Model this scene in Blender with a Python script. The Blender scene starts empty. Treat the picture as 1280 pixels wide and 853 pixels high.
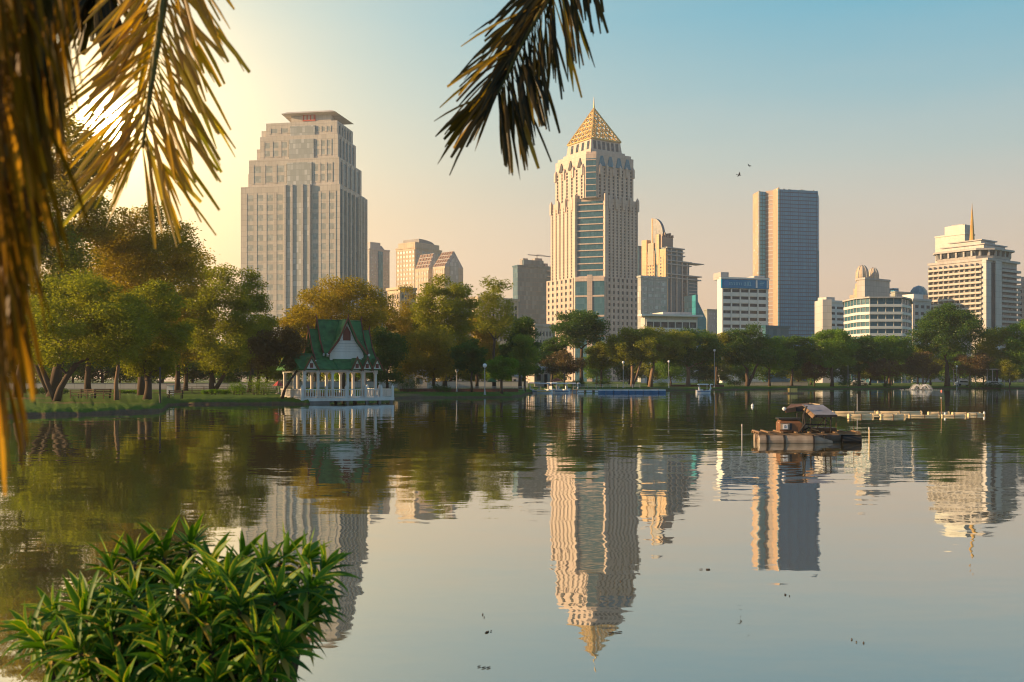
import bpy, math, random
import numpy as np
from mathutils import Vector, Matrix
R = math.radians
F = 1244.0          # focal length in pixels of the 1280 px wide photograph
CX, HY, H = 640.0, 474.0, 2.6
SUN_AZ, SUN_EL = R(-96), R(15)     # azimuth from +Y, negative = to the left
GLOW_AZ, GLOW_EL = math.atan((135-CX)/F), math.atan((HY-155)/math.hypot(F, 135-CX))

def dirv(az, el): return Vector((math.sin(az)*math.cos(el), math.cos(az)*math.cos(el), math.sin(el)))
def X(px, D): return (px-CX)/F*D
def Z(py, D): return H-(py-HY)*D/F
def P(px, py, D): return Vector((X(px, D), D, Z(py, D)))

scn = bpy.context.scene
col = scn.collection
# ------------------------------------------------------------------ camera
cam = bpy.data.cameras.new('camera'); camo = bpy.data.objects.new('camera', cam); col.objects.link(camo)
camo.location = (0, 0, H); camo.rotation_euler = (R(90), 0, 0)
cam.sensor_width = 36; cam.lens = F/1280*36
cam.shift_y = (HY-426.5)/1280
cam.clip_start = .05; cam.clip_end = 20000
cam.dof.use_dof = True; cam.dof.focus_distance = 200; cam.dof.aperture_fstop = 5.6
scn.camera = camo
scn.view_settings.view_transform = 'Standard'; scn.view_settings.look = 'None'
scn.view_settings.exposure = 0.95; scn.view_settings.gamma = 1
scn.render.engine = 'CYCLES'
scn.cycles.use_denoising = True; scn.cycles.filter_width = 1.1
scn.cycles.max_bounces = 8; scn.cycles.transparent_max_bounces = 8; scn.cycles.volume_bounces = 0
scn.cycles.sample_clamp_indirect = 8
# ------------------------------------------------------------------ world
w = bpy.data.worlds.new('World'); scn.world = w; w.use_nodes = True
nt = w.node_tree; nt.nodes.clear()
def N(t, typ, **k):
    n = t.nodes.new(typ)
    for a, v in k.items():
        if hasattr(n, a): setattr(n, a, v)
    return n
def math_n(t, op, a, b=None, c=None, clamp=False):
    n = t.nodes.new('ShaderNodeMath'); n.operation = op; n.use_clamp = clamp
    for i, v in enumerate((a, b, c)):
        if v is None: continue
        if isinstance(v, (int, float)): n.inputs[i].default_value = v
        else: t.links.new(v, n.inputs[i])
    return n.outputs[0]
def mixc(t, fac, a, b, typ='MIX'):
    n = t.nodes.new('ShaderNodeMix'); n.data_type = 'RGBA'; n.blend_type = typ; n.clamp_factor = True
    for i, v in ((0, fac), (6, a), (7, b)):
        if isinstance(v, (int, float)): n.inputs[i].default_value = v
        elif isinstance(v, tuple): n.inputs[i].default_value = (*v[:3], 1)
        else: t.links.new(v, n.inputs[i])
    return n.outputs[2]
def ramp(t, fac, stops, interp='LINEAR'):
    n = t.nodes.new('ShaderNodeValToRGB'); n.color_ramp.interpolation = interp
    e = n.color_ramp.elements
    while len(e) > 1: e.remove(e[-1])
    e[0].position = stops[0][0]; e[0].color = (*stops[0][1], 1)
    for p, c in stops[1:]:
        x = e.new(p); x.color = (*c, 1)
    t.links.new(fac, n.inputs[0]); return n.outputs[0]
def vdot(t, src, d):
    n = t.nodes.new('ShaderNodeVectorMath'); n.operation = 'DOT_PRODUCT'
    t.links.new(src, n.inputs[0]); n.inputs[1].default_value = d; return n.outputs['Value']
sky = N(nt, 'ShaderNodeTexSky'); sky.sky_type = 'NISHITA'; sky.sun_disc = False
sky.sun_elevation = SUN_EL; sky.sun_rotation = SUN_AZ; sky.air_density = 1.3; sky.dust_density = 3.0; sky.ozone_density = 1.5
bg = N(nt, 'ShaderNodeBackground'); bg.inputs[1].default_value = 0.09
tc = N(nt, 'ShaderNodeTexCoord')
sep = N(nt, 'ShaderNodeSeparateXYZ'); nt.links.new(tc.outputs['Generated'], sep.inputs[0])
elev = math_n(nt, 'ARCSINE', sep.outputs[2])                     # radians
ef = math_n(nt, 'DIVIDE', elev, R(60), clamp=True)
K = .56/0.09                                                        # the haze colours below are radiances; the Background strength scales them back
haze_col = ramp(nt, ef, [(0, (.74,.52,.36)), (.09, (.72,.545,.405)), (.15, (.58,.54,.46)), (.20, (.42,.53,.52)), (.26, (.25,.48,.56)), (.33, (.10,.42,.58)), (.6, (.08,.28,.45)), (1, (.06,.18,.36))])
ang = math_n(nt, 'ARCCOSINE', math_n(nt, 'MINIMUM', vdot(nt, tc.outputs['Generated'], dirv(GLOW_AZ, GLOW_EL)), .999999))
wide = math_n(nt, 'POWER', 2.718, math_n(nt, 'DIVIDE', ang, -R(13)))
mid = math_n(nt, 'POWER', 2.718, math_n(nt, 'DIVIDE', ang, -R(2.6)))
core = math_n(nt, 'POWER', 2.718, math_n(nt, 'MULTIPLY', math_n(nt, 'POWER', math_n(nt, 'DIVIDE', ang, R(.75)), 2), -1))
# thin, soft veils of cloud
cn = N(nt, 'ShaderNodeTexNoise'); cm = N(nt, 'ShaderNodeMapping'); cm.inputs['Scale'].default_value = (2.2, 2.2, 14)
nt.links.new(tc.outputs['Generated'], cm.inputs[0]); nt.links.new(cm.outputs[0], cn.inputs['Vector'])
cn.inputs['Scale'].default_value = 1.1; cn.inputs['Detail'].default_value = 5
cl = math_n(nt, 'MULTIPLY', math_n(nt, 'SUBTRACT', cn.outputs[0], .43, clamp=True), .95)
# away from the sun the low sky is cool and dimmer
cool_col = ramp(nt, ef, [(0, (.40,.40,.40)), (.12, (.30,.40,.47)), (.3, (.16,.38,.54)), (.6, (.07,.26,.46)), (1, (.05,.16,.36))])
away = math_n(nt, 'MULTIPLY', math_n(nt, 'SUBTRACT', .35, vdot(nt, tc.outputs['Generated'], (-.25, .97, 0))), 1.6, clamp=True)
clh = math_n(nt, 'MULTIPLY', cl, math_n(nt, 'SUBTRACT', 1.25, math_n(nt, 'MULTIPLY', ef, 3.2), clamp=True))
haze2 = mixc(nt, clh, mixc(nt, away, haze_col, cool_col), (.66,.60,.55))
def scaled(t, c, f):
    n = t.nodes.new('ShaderNodeVectorMath'); n.operation = 'SCALE'
    t.links.new(c, n.inputs[0])
    if isinstance(f, (int, float)): n.inputs['Scale'].default_value = f
    else: t.links.new(f, n.inputs['Scale'])
    return n.outputs[0]
def const(t, c):
    n = t.nodes.new('ShaderNodeCombineXYZ')
    for i in range(3): n.inputs[i].default_value = c[i]
    return n.outputs[0]
def vadd(t, a, b):
    n = t.nodes.new('ShaderNodeVectorMath'); n.operation = 'ADD'
    t.links.new(a, n.inputs[0]); t.links.new(b, n.inputs[1]); return n.outputs[0]
tot = mixc(nt, .92, sky.outputs[0], scaled(nt, haze2, K))
tot = vadd(nt, tot, scaled(nt, const(nt, (1.15*K, .66*K, .12*K)), wide))
tot = vadd(nt, tot, scaled(nt, const(nt, (4.0*K, 2.5*K, .8*K)), mid))
tot = vadd(nt, tot, scaled(nt, const(nt, (260*K, 190*K, 95*K)), core))
nt.links.new(tot, bg.inputs[0])
out = N(nt, 'ShaderNodeOutputWorld'); nt.links.new(bg.outputs[0], out.inputs[0])
# ------------------------------------------------------------------ sun
sl = bpy.data.lights.new('sun', 'SUN'); sl.energy = 5.0; sl.angle = R(.6); sl.color = (1.0, .64, .32)
so = bpy.data.objects.new('sun', sl); col.objects.link(so)
so.rotation_euler = (-dirv(SUN_AZ, SUN_EL)).to_track_quat('-Z', 'Y').to_euler()

# ================================================================== helpers
def tag(o, label=None, cat=None, group=None, kind=None):
    if label: o['label'] = label
    if cat: o['category'] = cat
    if group: o['group'] = group
    if kind: o['kind'] = kind
    return o
def empty(name, loc, rz=0, label=None, cat=None, group=None):
    o = bpy.data.objects.new(name, None); col.objects.link(o); o.location = loc; o.rotation_euler = (0, 0, rz)
    o.empty_display_size = .3
    return tag(o, label, cat, group)
def link(name, me, mat, parent=None, loc=None):
    o = bpy.data.objects.new(name, me); col.objects.link(o)
    if mat and not me.materials: me.materials.append(mat)
    if parent: o.parent = parent
    if loc is not None: o.location = loc
    return o
def copy_tree(o, parent=None):
    c = o.copy(); col.objects.link(c); c.parent = parent
    for ch in list(o.children): copy_tree(ch, c)
    return c
class MB:
    def __init__(s): s.v = []; s.f = []
    def add(s, vs, fs):
        b = len(s.v); s.v += [tuple(v) for v in vs]; s.f += [tuple(i+b for i in f) for f in fs]; return s
    def box(s, x0, x1, y0, y1, z0, z1, M=None):
        vs = [(x0,y0,z0),(x1,y0,z0),(x1,y1,z0),(x0,y1,z0),(x0,y0,z1),(x1,y0,z1),(x1,y1,z1),(x0,y1,z1)]
        if M is not None: vs = [M @ Vector(v) for v in vs]
        return s.add(vs, [(0,3,2,1),(4,5,6,7),(0,1,5,4),(1,2,6,5),(2,3,7,6),(3,0,4,7)])
    def prism(s, poly, z0, z1, top=1.0, M=None):
        n = len(poly); cx = sum(p[0] for p in poly)/n; cy = sum(p[1] for p in poly)/n
        vs = [(p[0], p[1], z0) for p in poly]+[(cx+(p[0]-cx)*top, cy+(p[1]-cy)*top, z1) for p in poly]
        if M is not None: vs = [M @ Vector(v) for v in vs]
        return s.add(vs, [tuple(reversed(range(n))), tuple(range(n, 2*n))]+[(i, (i+1)%n, n+(i+1)%n, n+i) for i in range(n)])
    def slab(s, pts, t):
        """a sheet through pts (3 or 4 corners), thickness t along its normal"""
        p = [Vector(a) for a in pts]; n = (p[1]-p[0]).cross(p[2]-p[0]).normalized()*t; k = len(p)
        return s.add(p+[a+n for a in p], [tuple(reversed(range(k))), tuple(range(k, 2*k))]+[(i, (i+1)%k, k+(i+1)%k, k+i) for i in range(k)])
    def tube(s, pts, r, n=8, cap=True):
        pts = [Vector(p) for p in pts]; rs = r if isinstance(r, (list, tuple)) else [r]*len(pts)
        b = len(s.v); prev = None
        for i, p in enumerate(pts):
            d = (pts[min(i+1, len(pts)-1)]-pts[max(i-1, 0)])
            d = d.normalized() if d.length > 1e-9 else Vector((0, 0, 1))
            if prev is None: a = d.orthogonal().normalized()
            else: a = (prev-d*prev.dot(d)); a = a.normalized() if a.length > 1e-6 else d.orthogonal().normalized()
            prev = a; c = d.cross(a)
            for k in range(n):
                t = 2*math.pi*k/n; s.v.append(tuple(p+(a*math.cos(t)+c*math.sin(t))*rs[i]))
        for i in range(len(pts)-1):
            for k in range(n):
                s.f.append((b+i*n+k, b+i*n+(k+1)%n, b+(i+1)*n+(k+1)%n, b+(i+1)*n+k))
        if cap:
            s.f.append(tuple(b+k for k in reversed(range(n)))); s.f.append(tuple(b+(len(pts)-1)*n+k for k in range(n)))
        return s
    def lathe(s, prof, n=16, c=(0,0)):
        b = len(s.v)
        for r, z in prof:
            for k in range(n):
                t = 2*math.pi*k/n; s.v.append((c[0]+r*math.cos(t), c[1]+r*math.sin(t), z))
        for i in range(len(prof)-1):
            for k in range(n): s.f.append((b+i*n+k, b+i*n+(k+1)%n, b+(i+1)*n+(k+1)%n, b+(i+1)*n+k))
        s.f.append(tuple(b+k for k in reversed(range(n)))); s.f.append(tuple(b+(len(prof)-1)*n+k for k in range(n)))
        return s
    def mesh(s, name):
        me = bpy.data.meshes.new(name); me.from_pydata(s.v, [], s.f); me.update(); return me
    def build(s, name, mat, parent=None, loc=None, smooth=False):
        me = s.mesh(name)
        if smooth: me.polygons.foreach_set('use_smooth', [True]*len(me.polygons))
        return link(name, me, mat, parent, loc)
def np_mesh(name, V, Q, uv=None):
    me = bpy.data.meshes.new(name); nq = len(Q)
    me.vertices.add(len(V)); me.vertices.foreach_set('co', np.asarray(V, dtype=np.float32).ravel())
    me.loops.add(nq*4); me.loops.foreach_set('vertex_index', np.asarray(Q, dtype=np.int32).ravel())
    me.polygons.add(nq); me.polygons.foreach_set('loop_start', np.arange(0, nq*4, 4, dtype=np.int32))
    if uv is not None:
        l = me.uv_layers.new(name='UVMap'); l.data.foreach_set('uv', np.asarray(uv, dtype=np.float32).ravel())
    me.update(calc_edges=True); return me

# ------------------------------------------------------------------ materials
def newmat(name):
    m = bpy.data.materials.new(name); m.use_nodes = True; t = m.node_tree; t.nodes.clear()
    o = t.nodes.new('ShaderNodeOutputMaterial'); return m, t, o
def noise(t, scale, detail=4, coord='Object', rough=.5, sc=None):
    c = t.nodes.new('ShaderNodeTexCoord'); n = t.nodes.new('ShaderNodeTexNoise')
    n.inputs['Scale'].default_value = scale; n.inputs['Detail'].default_value = detail; n.inputs['Roughness'].default_value = rough
    src = c.outputs[coord]
    if sc:
        m = t.nodes.new('ShaderNodeMapping'); m.inputs['Scale'].default_value = sc; t.links.new(src, m.inputs[0]); src = m.outputs[0]
    t.links.new(src, n.inputs['Vector']); return n
def surf(name, c, rough=.7, var=.25, scale=.3, metal=0, bump=0, c2=None, spec=.4, streak=True, joint=0):
    m, t, o = newmat(name); b = t.nodes.new('ShaderNodeBsdfPrincipled')
    n = noise(t, scale, 6, sc=(1, 1, .25) if streak else None)
    c2 = c2 or tuple(x*(1-var*1.4) for x in c)
    f = math_n(t, 'MULTIPLY', math_n(t, 'SUBTRACT', n.outputs[0], .3, clamp=True), 2.0, clamp=True)
    cc = mixc(t, f, c, c2)
    if joint:
        tcn = t.nodes.new('ShaderNodeTexCoord'); s = t.nodes.new('ShaderNodeSeparateXYZ'); t.links.new(tcn.outputs['Object'], s.inputs[0])
        v = math_n(t, 'DIVIDE', s.outputs[2], joint); u = math_n(t, 'DIVIDE', math_n(t, 'SUBTRACT', s.outputs[0], s.outputs[1]), joint*.8)
        jl = math_n(t, 'MAXIMUM', math_n(t, 'LESS_THAN', math_n(t, 'FRACT', v), .07), math_n(t, 'LESS_THAN', math_n(t, 'FRACT', u), .05))
        cb = t.nodes.new('ShaderNodeCombineXYZ'); t.links.new(math_n(t, 'FLOOR', u), cb.inputs[0]); t.links.new(math_n(t, 'FLOOR', v), cb.inputs[1])
        wn = t.nodes.new('ShaderNodeTexWhiteNoise'); t.links.new(cb.outputs[0], wn.inputs['Vector'])
        cc = mixc(t, math_n(t, 'MULTIPLY', wn.outputs['Value'], .45), cc, tuple(x*.66 for x in c))
        st = noise(t, .5, 5, sc=(1.6, 1.6, .05)); cc = mixc(t, math_n(t, 'MULTIPLY', math_n(t, 'SUBTRACT', st.outputs[0], .5, clamp=True), 1.6, clamp=True), cc, tuple(x*.55 for x in c))
        cc = mixc(t, math_n(t, 'MULTIPLY', jl, .6), cc, tuple(x*.5 for x in c))
    t.links.new(cc, b.inputs['Base Color'])
    n2 = noise(t, scale*9, 3)
    r = math_n(t, 'MULTIPLY_ADD', n2.outputs[0], .25, rough-.12); t.links.new(r, b.inputs['Roughness'])
    b.inputs['Metallic'].default_value = metal; b.inputs['Specular IOR Level'].default_value = spec
    if bump:
        bp = t.nodes.new('ShaderNodeBump'); bp.inputs['Strength'].default_value = .5; bp.inputs['Distance'].default_value = bump
        t.links.new(n2.outputs[0], bp.inputs['Height']); t.links.new(bp.outputs[0], b.inputs['Normal'])
    t.links.new(b.outputs[0], o.inputs[0]); return m
def glass(name, c, cw=1.5, ch=3.5, var=.5, rough=.18, spec=.35, line=None, lw=.08, lh=.12, metal=0):
    """window glass with pane-to-pane differences (blinds, tint) and optional mullion lines; pane grid in metres"""
    m, t, o = newmat(name); b = t.nodes.new('ShaderNodeBsdfPrincipled')
    tcn = t.nodes.new('ShaderNodeTexCoord'); s = t.nodes.new('ShaderNodeSeparateXYZ'); t.links.new(tcn.outputs['Object'], s.inputs[0])
    oi = t.nodes.new('ShaderNodeObjectInfo')
    u = math_n(t, 'DIVIDE', math_n(t, 'SUBTRACT', s.outputs[0], s.outputs[1]), cw); v = math_n(t, 'DIVIDE', s.outputs[2], ch)
    cb = t.nodes.new('ShaderNodeCombineXYZ')
    t.links.new(math_n(t, 'FLOOR', u), cb.inputs[0]); t.links.new(math_n(t, 'FLOOR', v), cb.inputs[1]); t.links.new(math_n(t, 'MULTIPLY', oi.outputs['Random'], 97), cb.inputs[2])
    wn = t.nodes.new('ShaderNodeTexWhiteNoise'); wn.noise_dimensions = '3D'; t.links.new(cb.outputs[0], wn.inputs['Vector'])
    f = math_n(t, 'POWER', wn.outputs['Value'], 2.5)
    big = noise(t, .03, 3)
    cc = mixc(t, math_n(t, 'MULTIPLY', f, var), c, tuple(min(1, x*2.5+.10) for x in c))
    cc = mixc(t, math_n(t, 'MULTIPLY', big.outputs[0], .35), cc, tuple(x*.5 for x in c))
    if line:
        fu = math_n(t, 'LESS_THAN', math_n(t, 'FRACT', u), lw); fv = math_n(t, 'LESS_THAN', math_n(t, 'FRACT', v), lh)
        cc = mixc(t, math_n(t, 'MAXIMUM', fu, fv), cc, line)
    t.links.new(cc, b.inputs['Base Color'])
    t.links.new(math_n(t, 'MULTIPLY_ADD', wn.outputs['Value'], .12, rough), b.inputs['Roughness'])
    b.inputs['Specular IOR Level'].default_value = spec; b.inputs['Metallic'].default_value = metal
    bp = t.nodes.new('ShaderNodeBump'); bp.inputs['Strength'].default_value = .15; bp.inputs['Distance'].default_value = .02
    t.links.new(wn.outputs['Value'], bp.inputs['Height']); t.links.new(bp.outputs[0], b.inputs['Normal'])
    t.links.new(b.outputs[0], o.inputs[0]); return m
def leafmat(name, c, c2, trans=.35, dry=None, rough=.6, gloss=.015, ns=.35):
    m, t, o = newmat(name)
    g = t.nodes.new('ShaderNodeNewGeometry'); oi = t.nodes.new('ShaderNodeObjectInfo')
    n = noise(t, ns, 2)
    f = math_n(t, 'ADD', math_n(t, 'MULTIPLY', g.outputs['Random Per Island'], .6), math_n(t, 'MULTIPLY', math_n(t, 'SUBTRACT', n.outputs[0], .3), .8), clamp=True)
    cc = mixc(t, f, c, c2)
    if dry:
        k = math_n(t, 'GREATER_THAN', g.outputs['Random Per Island'], .86); cc = mixc(t, k, cc, dry)
    d = t.nodes.new('ShaderNodeBsdfDiffuse'); t.links.new(cc, d.inputs[0])
    tr = t.nodes.new('ShaderNodeBsdfTranslucent'); t.links.new(mixc(t, 1.0, cc, (1.5, 1.6, .4), 'MULTIPLY'), tr.inputs[0])
    gl = t.nodes.new('ShaderNodeBsdfGlossy'); gl.inputs['Roughness'].default_value = rough*.6; gl.inputs[0].default_value = (.8, .8, .8, 1)
    mx = t.nodes.new('ShaderNodeMixShader'); mx.inputs[0].default_value = trans
    t.links.new(d.outputs[0], mx.inputs[1]); t.links.new(tr.outputs[0], mx.inputs[2])
    m2 = t.nodes.new('ShaderNodeMixShader'); m2.inputs[0].default_value = gloss
    t.links.new(mx.outputs[0], m2.inputs[1]); t.links.new(gl.outputs[0], m2.inputs[2])
    t.links.new(m2.outputs[0], o.inputs[0]); return m

M = {}
M['beige'] = surf('beige stone', (.62,.57,.50), .8, .12, .05, joint=3.3)
M['cream'] = surf('cream render', (.64,.52,.38), .8, .18, .06, joint=3.3)
M['gold_panel'] = surf('sunlit gold cladding', (.72,.50,.27), .6, .15, .08, joint=3.2)  # gold of the low sun put into the colour of sun-facing parts
M['pinkgranite'] = surf('pink granite cladding', (.66,.53,.44), .65, .12, .06, joint=3.0)
M['white'] = surf('white paint', (.74,.73,.70), .6, .12, .12)
M['whitewall'] = surf('weathered white wall', (.66,.63,.60), .75, .22, .1, joint=3.2)
M['grey'] = surf('grey concrete', (.36,.35,.34), .85, .25, .08)
M['lgrey'] = surf('light concrete', (.54,.52,.50), .85, .2, .08, joint=3.2)
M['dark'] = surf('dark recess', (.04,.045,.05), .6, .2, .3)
M['redsign'] = surf('red sign panel', (.55,.10,.05), .5, .1, .5)
M['blue_sign'] = surf('blue sign board', (.0,.20,.42), .6, .05, .1, spec=.1)
M['signtext'] = surf('pale sign lettering', (.25,.55,.68), .5, .05, .5)
M['roofbrown'] = surf('brown roof panel', (.28,.18,.13), .6, .2, .3)
M['goldmetal'] = surf('gilded metal', (.70,.47,.15), .5, .25, .4, metal=.1)
M['bronze'] = surf('bronze cladding', (.36,.25,.19), .5, .25, .1)
M['gTeal'] = glass('teal glass', (.015,.18,.27), 1.6, 3.6, .25)
M['gTealPlain'] = glass('teal curtain glass', (.035,.13,.18), 2.2, 3.9, .14, line=(.06,.15,.20))
M['gBlue'] = glass('blue curtain glass', (.05,.33,.56), 1.5, 3.5, .20, spec=.12, rough=.35, line=(.02,.09,.15), lw=.16, lh=.22)
M['gHazy'] = glass('haze paled window glass', (.34,.37,.35), 1.2, 1.6, .25, rough=.3, spec=.2)  # paleness of the haze over the left tower put into the glass colour
M['gDull'] = glass('dull grey blue glass', (.09,.17,.22), 1.8, 3.5, .25, line=(.14,.18,.20))
M['slabstrip'] = surf('pinkish sunlit gold cladding strip', (.58,.40,.27), .7, .2, .1, joint=3.5)  # sunlit gold of the slab tower's left-facing strips put into the colour
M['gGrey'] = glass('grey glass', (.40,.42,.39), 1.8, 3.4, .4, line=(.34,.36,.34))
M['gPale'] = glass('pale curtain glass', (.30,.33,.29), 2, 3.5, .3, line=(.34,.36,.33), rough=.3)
M['gWin'] = glass('window glass', (.035,.045,.055), 1.2, 1.6, .5)
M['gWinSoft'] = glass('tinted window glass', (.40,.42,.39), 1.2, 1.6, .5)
M['gTurq'] = glass('turquoise glass', (.015,.22,.28), 2, 3.5, .2, line=(.02,.18,.22))
M['gDome'] = glass('dark glass fin', (.10,.12,.14), 1.5, 2, .2, rough=.25)
M['bark'] = surf('bark', (.11,.075,.05), .9, .5, 1.2, bump=.03, c2=(.05,.035,.025))
M['bark_pale'] = surf('pale bark', (.26,.17,.11), .9, .4, 1.2, bump=.03)
M['olive'] = leafmat('olive foliage', (.14,.16,.015), (.30,.29,.024), .48)
M['green'] = leafmat('green foliage', (.07,.16,.014), (.18,.28,.02), .42)
M['darkgreen'] = leafmat('dark green foliage', (.03,.085,.014), (.095,.16,.02), .36)
M['golden'] = leafmat('backlit gold foliage', (.21,.16,.014), (.40,.29,.024), .52)  # warm backlight through the crowns put into the leaf colour
M['brown'] = leafmat('brown sparse foliage', (.10,.075,.035), (.18,.12,.045), .3)
M['bushgreen'] = leafmat('bright shrub foliage', (.10,.19,.02), (.24,.28,.03), .35)
M['greentile'] = surf('green roof tile', (.06,.20,.055), .65, .5, 1.5, bump=.01, streak=False)
M['barge'] = surf('red brown bargeboard', (.20,.055,.030), .6, .3, 2)
M['pavwhite'] = surf('pavilion white paint', (.72,.70,.66), .6, .2, .8, c2=(.52,.46,.38))
M['stone'] = surf('grey stone', (.28,.25,.22), .9, .35, .8, bump=.02)
M['brick'] = surf('brick planter', (.24,.10,.065), .85, .35, 1.5)
M['steel'] = surf('painted steel', (.45,.45,.45), .5, .2, 3)
M['black'] = surf('black stained steel', (.03,.028,.025), .6, .3, 3)
M['globe'] = surf('milky lamp globe', (.80,.79,.76), .3, .05, 3)
M['rust'] = surf('rusty brown sheet', (.22,.10,.045), .7, .5, 2.5, c2=(.08,.05,.03), bump=.01)
M['rustroof'] = surf('weathered roof sheet', (.30,.30,.33), .5, .4, 2, c2=(.16,.14,.14))
M['ponto'] = surf('stained pontoon plastic', (.38,.31,.23), .5, .4, 2.2, c2=(.13,.09,.06))
M['wood'] = surf('weathered timber', (.30,.19,.10), .8, .4, 3, c2=(.12,.075,.045), bump=.01)
M['pipe'] = surf('pale floating pipe', (.74,.58,.33), .5, .25, 1.5, c2=(.50,.36,.19))
M['boatwhite'] = surf('boat white plastic', (.74,.74,.74), .35, .12, 2)
M['boatblue'] = surf('boat blue plastic', (.02,.12,.26), .4, .2, 2)
M['boatyellow'] = surf('boat yellow plastic', (.75,.52,.14), .4, .2, 2)
M['pinkcloth'] = surf('salmon parasol cloth', (.75,.24,.16), .8, .15, 2)
M['redcloth'] = surf('red parasol cloth', (.50,.09,.08), .8, .15, 2)
M['feather'] = surf('black feathers', (.015,.015,.015), .7, .2, 5)
M['deadleaf'] = surf('floating dead leaf', (.09,.06,.035), .7, .3, 20)

# ================================================================== THE SETTING
SH = [(-900,58),(-400,62),(-100,66),(0,68),(20,69),(90,72),(150,75),(190,78),(204,81),(210,97),(225,101),(300,102),(345,102.5),(386,103),(397,115),(420,122),(480,130),(500,134),(560,139),(640,142),(652,150),(658,176),(672,192),(700,203),(760,214),(835,226),(900,238),(1000,252),(1100,262),(1280,272),(1700,278)]
def shore_r(th):
    d = math.degrees(th)
    pts = [(-180,34),(-120,36),(-90,46),(-75,70),(-62,88)]+[(math.degrees(math.atan((p-CX)/F)), D/math.cos(math.atan((p-CX)/F))) for p, D in SH]+[(60,330),(75,220),(90,90),(120,36),(180,34)]
    for (a, ra), (b, rb) in zip(pts, pts[1:]):
        if a <= d <= b: return ra+(rb-ra)*(d-a)/(b-a)
    return 34
def gz(x, y):
    r = math.hypot(x, y); s = shore_r(math.atan2(x, y)); o = r-s
    prof = [(-3,-1.2),(-.3,-.15),(0,.04),(.5,.30),(1.4,.46),(4,.60),(10,.70),(30,.78),(1e5,.8)]
    if o <= -3: return -1.2
    for (a, za), (b, zb) in zip(prof, prof[1:]):
        if a <= o <= b: return za+(zb-za)*(o-a)/(b-a)
    return .8
def ground():
    ths = []
    a = -180.0
    while a < 180:
        ths.append(a); a += .12 if -36 < a < 36 else 1.5
    offs = [-3,-.3,0,.5,1.4,4,10,30,80,200,500,1200,3000,9000]
    V = []; rr = random.Random(3)
    jit = 0
    for t in ths:
        th = R(t); jit = jit*.8+rr.uniform(-.25,.25)
        for o in offs:
            r = shore_r(th)+o+(jit if o < 10 else 0); x, y = r*math.sin(th), r*math.cos(th)
            z = {-3:-1.2,-.3:-.15,0:.04,.5:.30,1.4:.46,4:.60,10:.70,30:.78}.get(o, .8)
            if 0 < o < 40: z += rr.uniform(-.05,.05)
            V.append((x, y, z))
    m = len(offs); n = len(ths); Q = []
    for i in range(n):
        for j in range(m-1):
            Q.append((i*m+j, ((i+1)%n)*m+j, ((i+1)%n)*m+j+1, i*m+j+1))
    me = np_mesh('ground', V, [tuple(reversed(q)) for q in Q])
    mt, t, o = newmat('grass and earth'); b = t.nodes.new('ShaderNodeBsdfPrincipled')
    n1 = noise(t, .09, 5); n2 = noise(t, 2.2, 4); n3 = noise(t, .35, 4)
    c = mixc(t, n2.outputs[0], (.035,.09,.008), (.11,.17,.014))
    f = math_n(t, 'MULTIPLY', math_n(t, 'SUBTRACT', n1.outputs[0], .56, clamp=True), 7, clamp=True)
    c = mixc(t, f, c, (.17,.11,.06))
    g = t.nodes.new('ShaderNodeNewGeometry'); s = t.nodes.new('ShaderNodeSeparateXYZ'); t.links.new(g.outputs['Position'], s.inputs[0])
    zf = math_n(t, 'ADD', s.outputs[2], math_n(t, 'MULTIPLY', math_n(t, 'SUBTRACT', n3.outputs[0], .5), .5))
    e = math_n(t, 'MULTIPLY', math_n(t, 'SUBTRACT', .28, zf), 8, clamp=True)
    c = mixc(t, e, c, mixc(t, n2.outputs[0], (.07,.045,.025), (.17,.11,.07)))
    t.links.new(c, b.inputs['Base Color']); b.inputs['Roughness'].default_value = .95
    b.inputs['Specular IOR Level'].default_value = .15
    bp = t.nodes.new('ShaderNodeBump'); bp.inputs['Distance'].default_value = .1; t.links.new(n2.outputs[0], bp.inputs['Height']); t.links.new(bp.outputs[0], b.inputs['Normal'])
    t.links.new(b.outputs[0], o.inputs[0])
    tag(link('ground', me, mt), kind='structure')
    # the near bank under the camera
    mb = MB(); nx = 60
    rows = [(-60,.9),(-20,1.0),(2.2,1.0),(3.4,.92),(4.0,.5),(4.5,-.1),(5.2,-.9)]
    rr = random.Random(8); g = []
    for i in range(nx+1):
        x = -60+120*i/nx; j = rr.uniform(-.15,.15)
        g.append([(x, y+(j if y > 2 else 0), z+rr.uniform(-.03,.03)) for y, z in rows])
    for i in range(nx):
        for k in range(len(rows)-1): mb.add([g[i][k], g[i+1][k], g[i+1][k+1], g[i][k+1]], [(0,1,2,3)])
    tag(mb.build('near_bank', mt), kind='structure')
ground()
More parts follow.
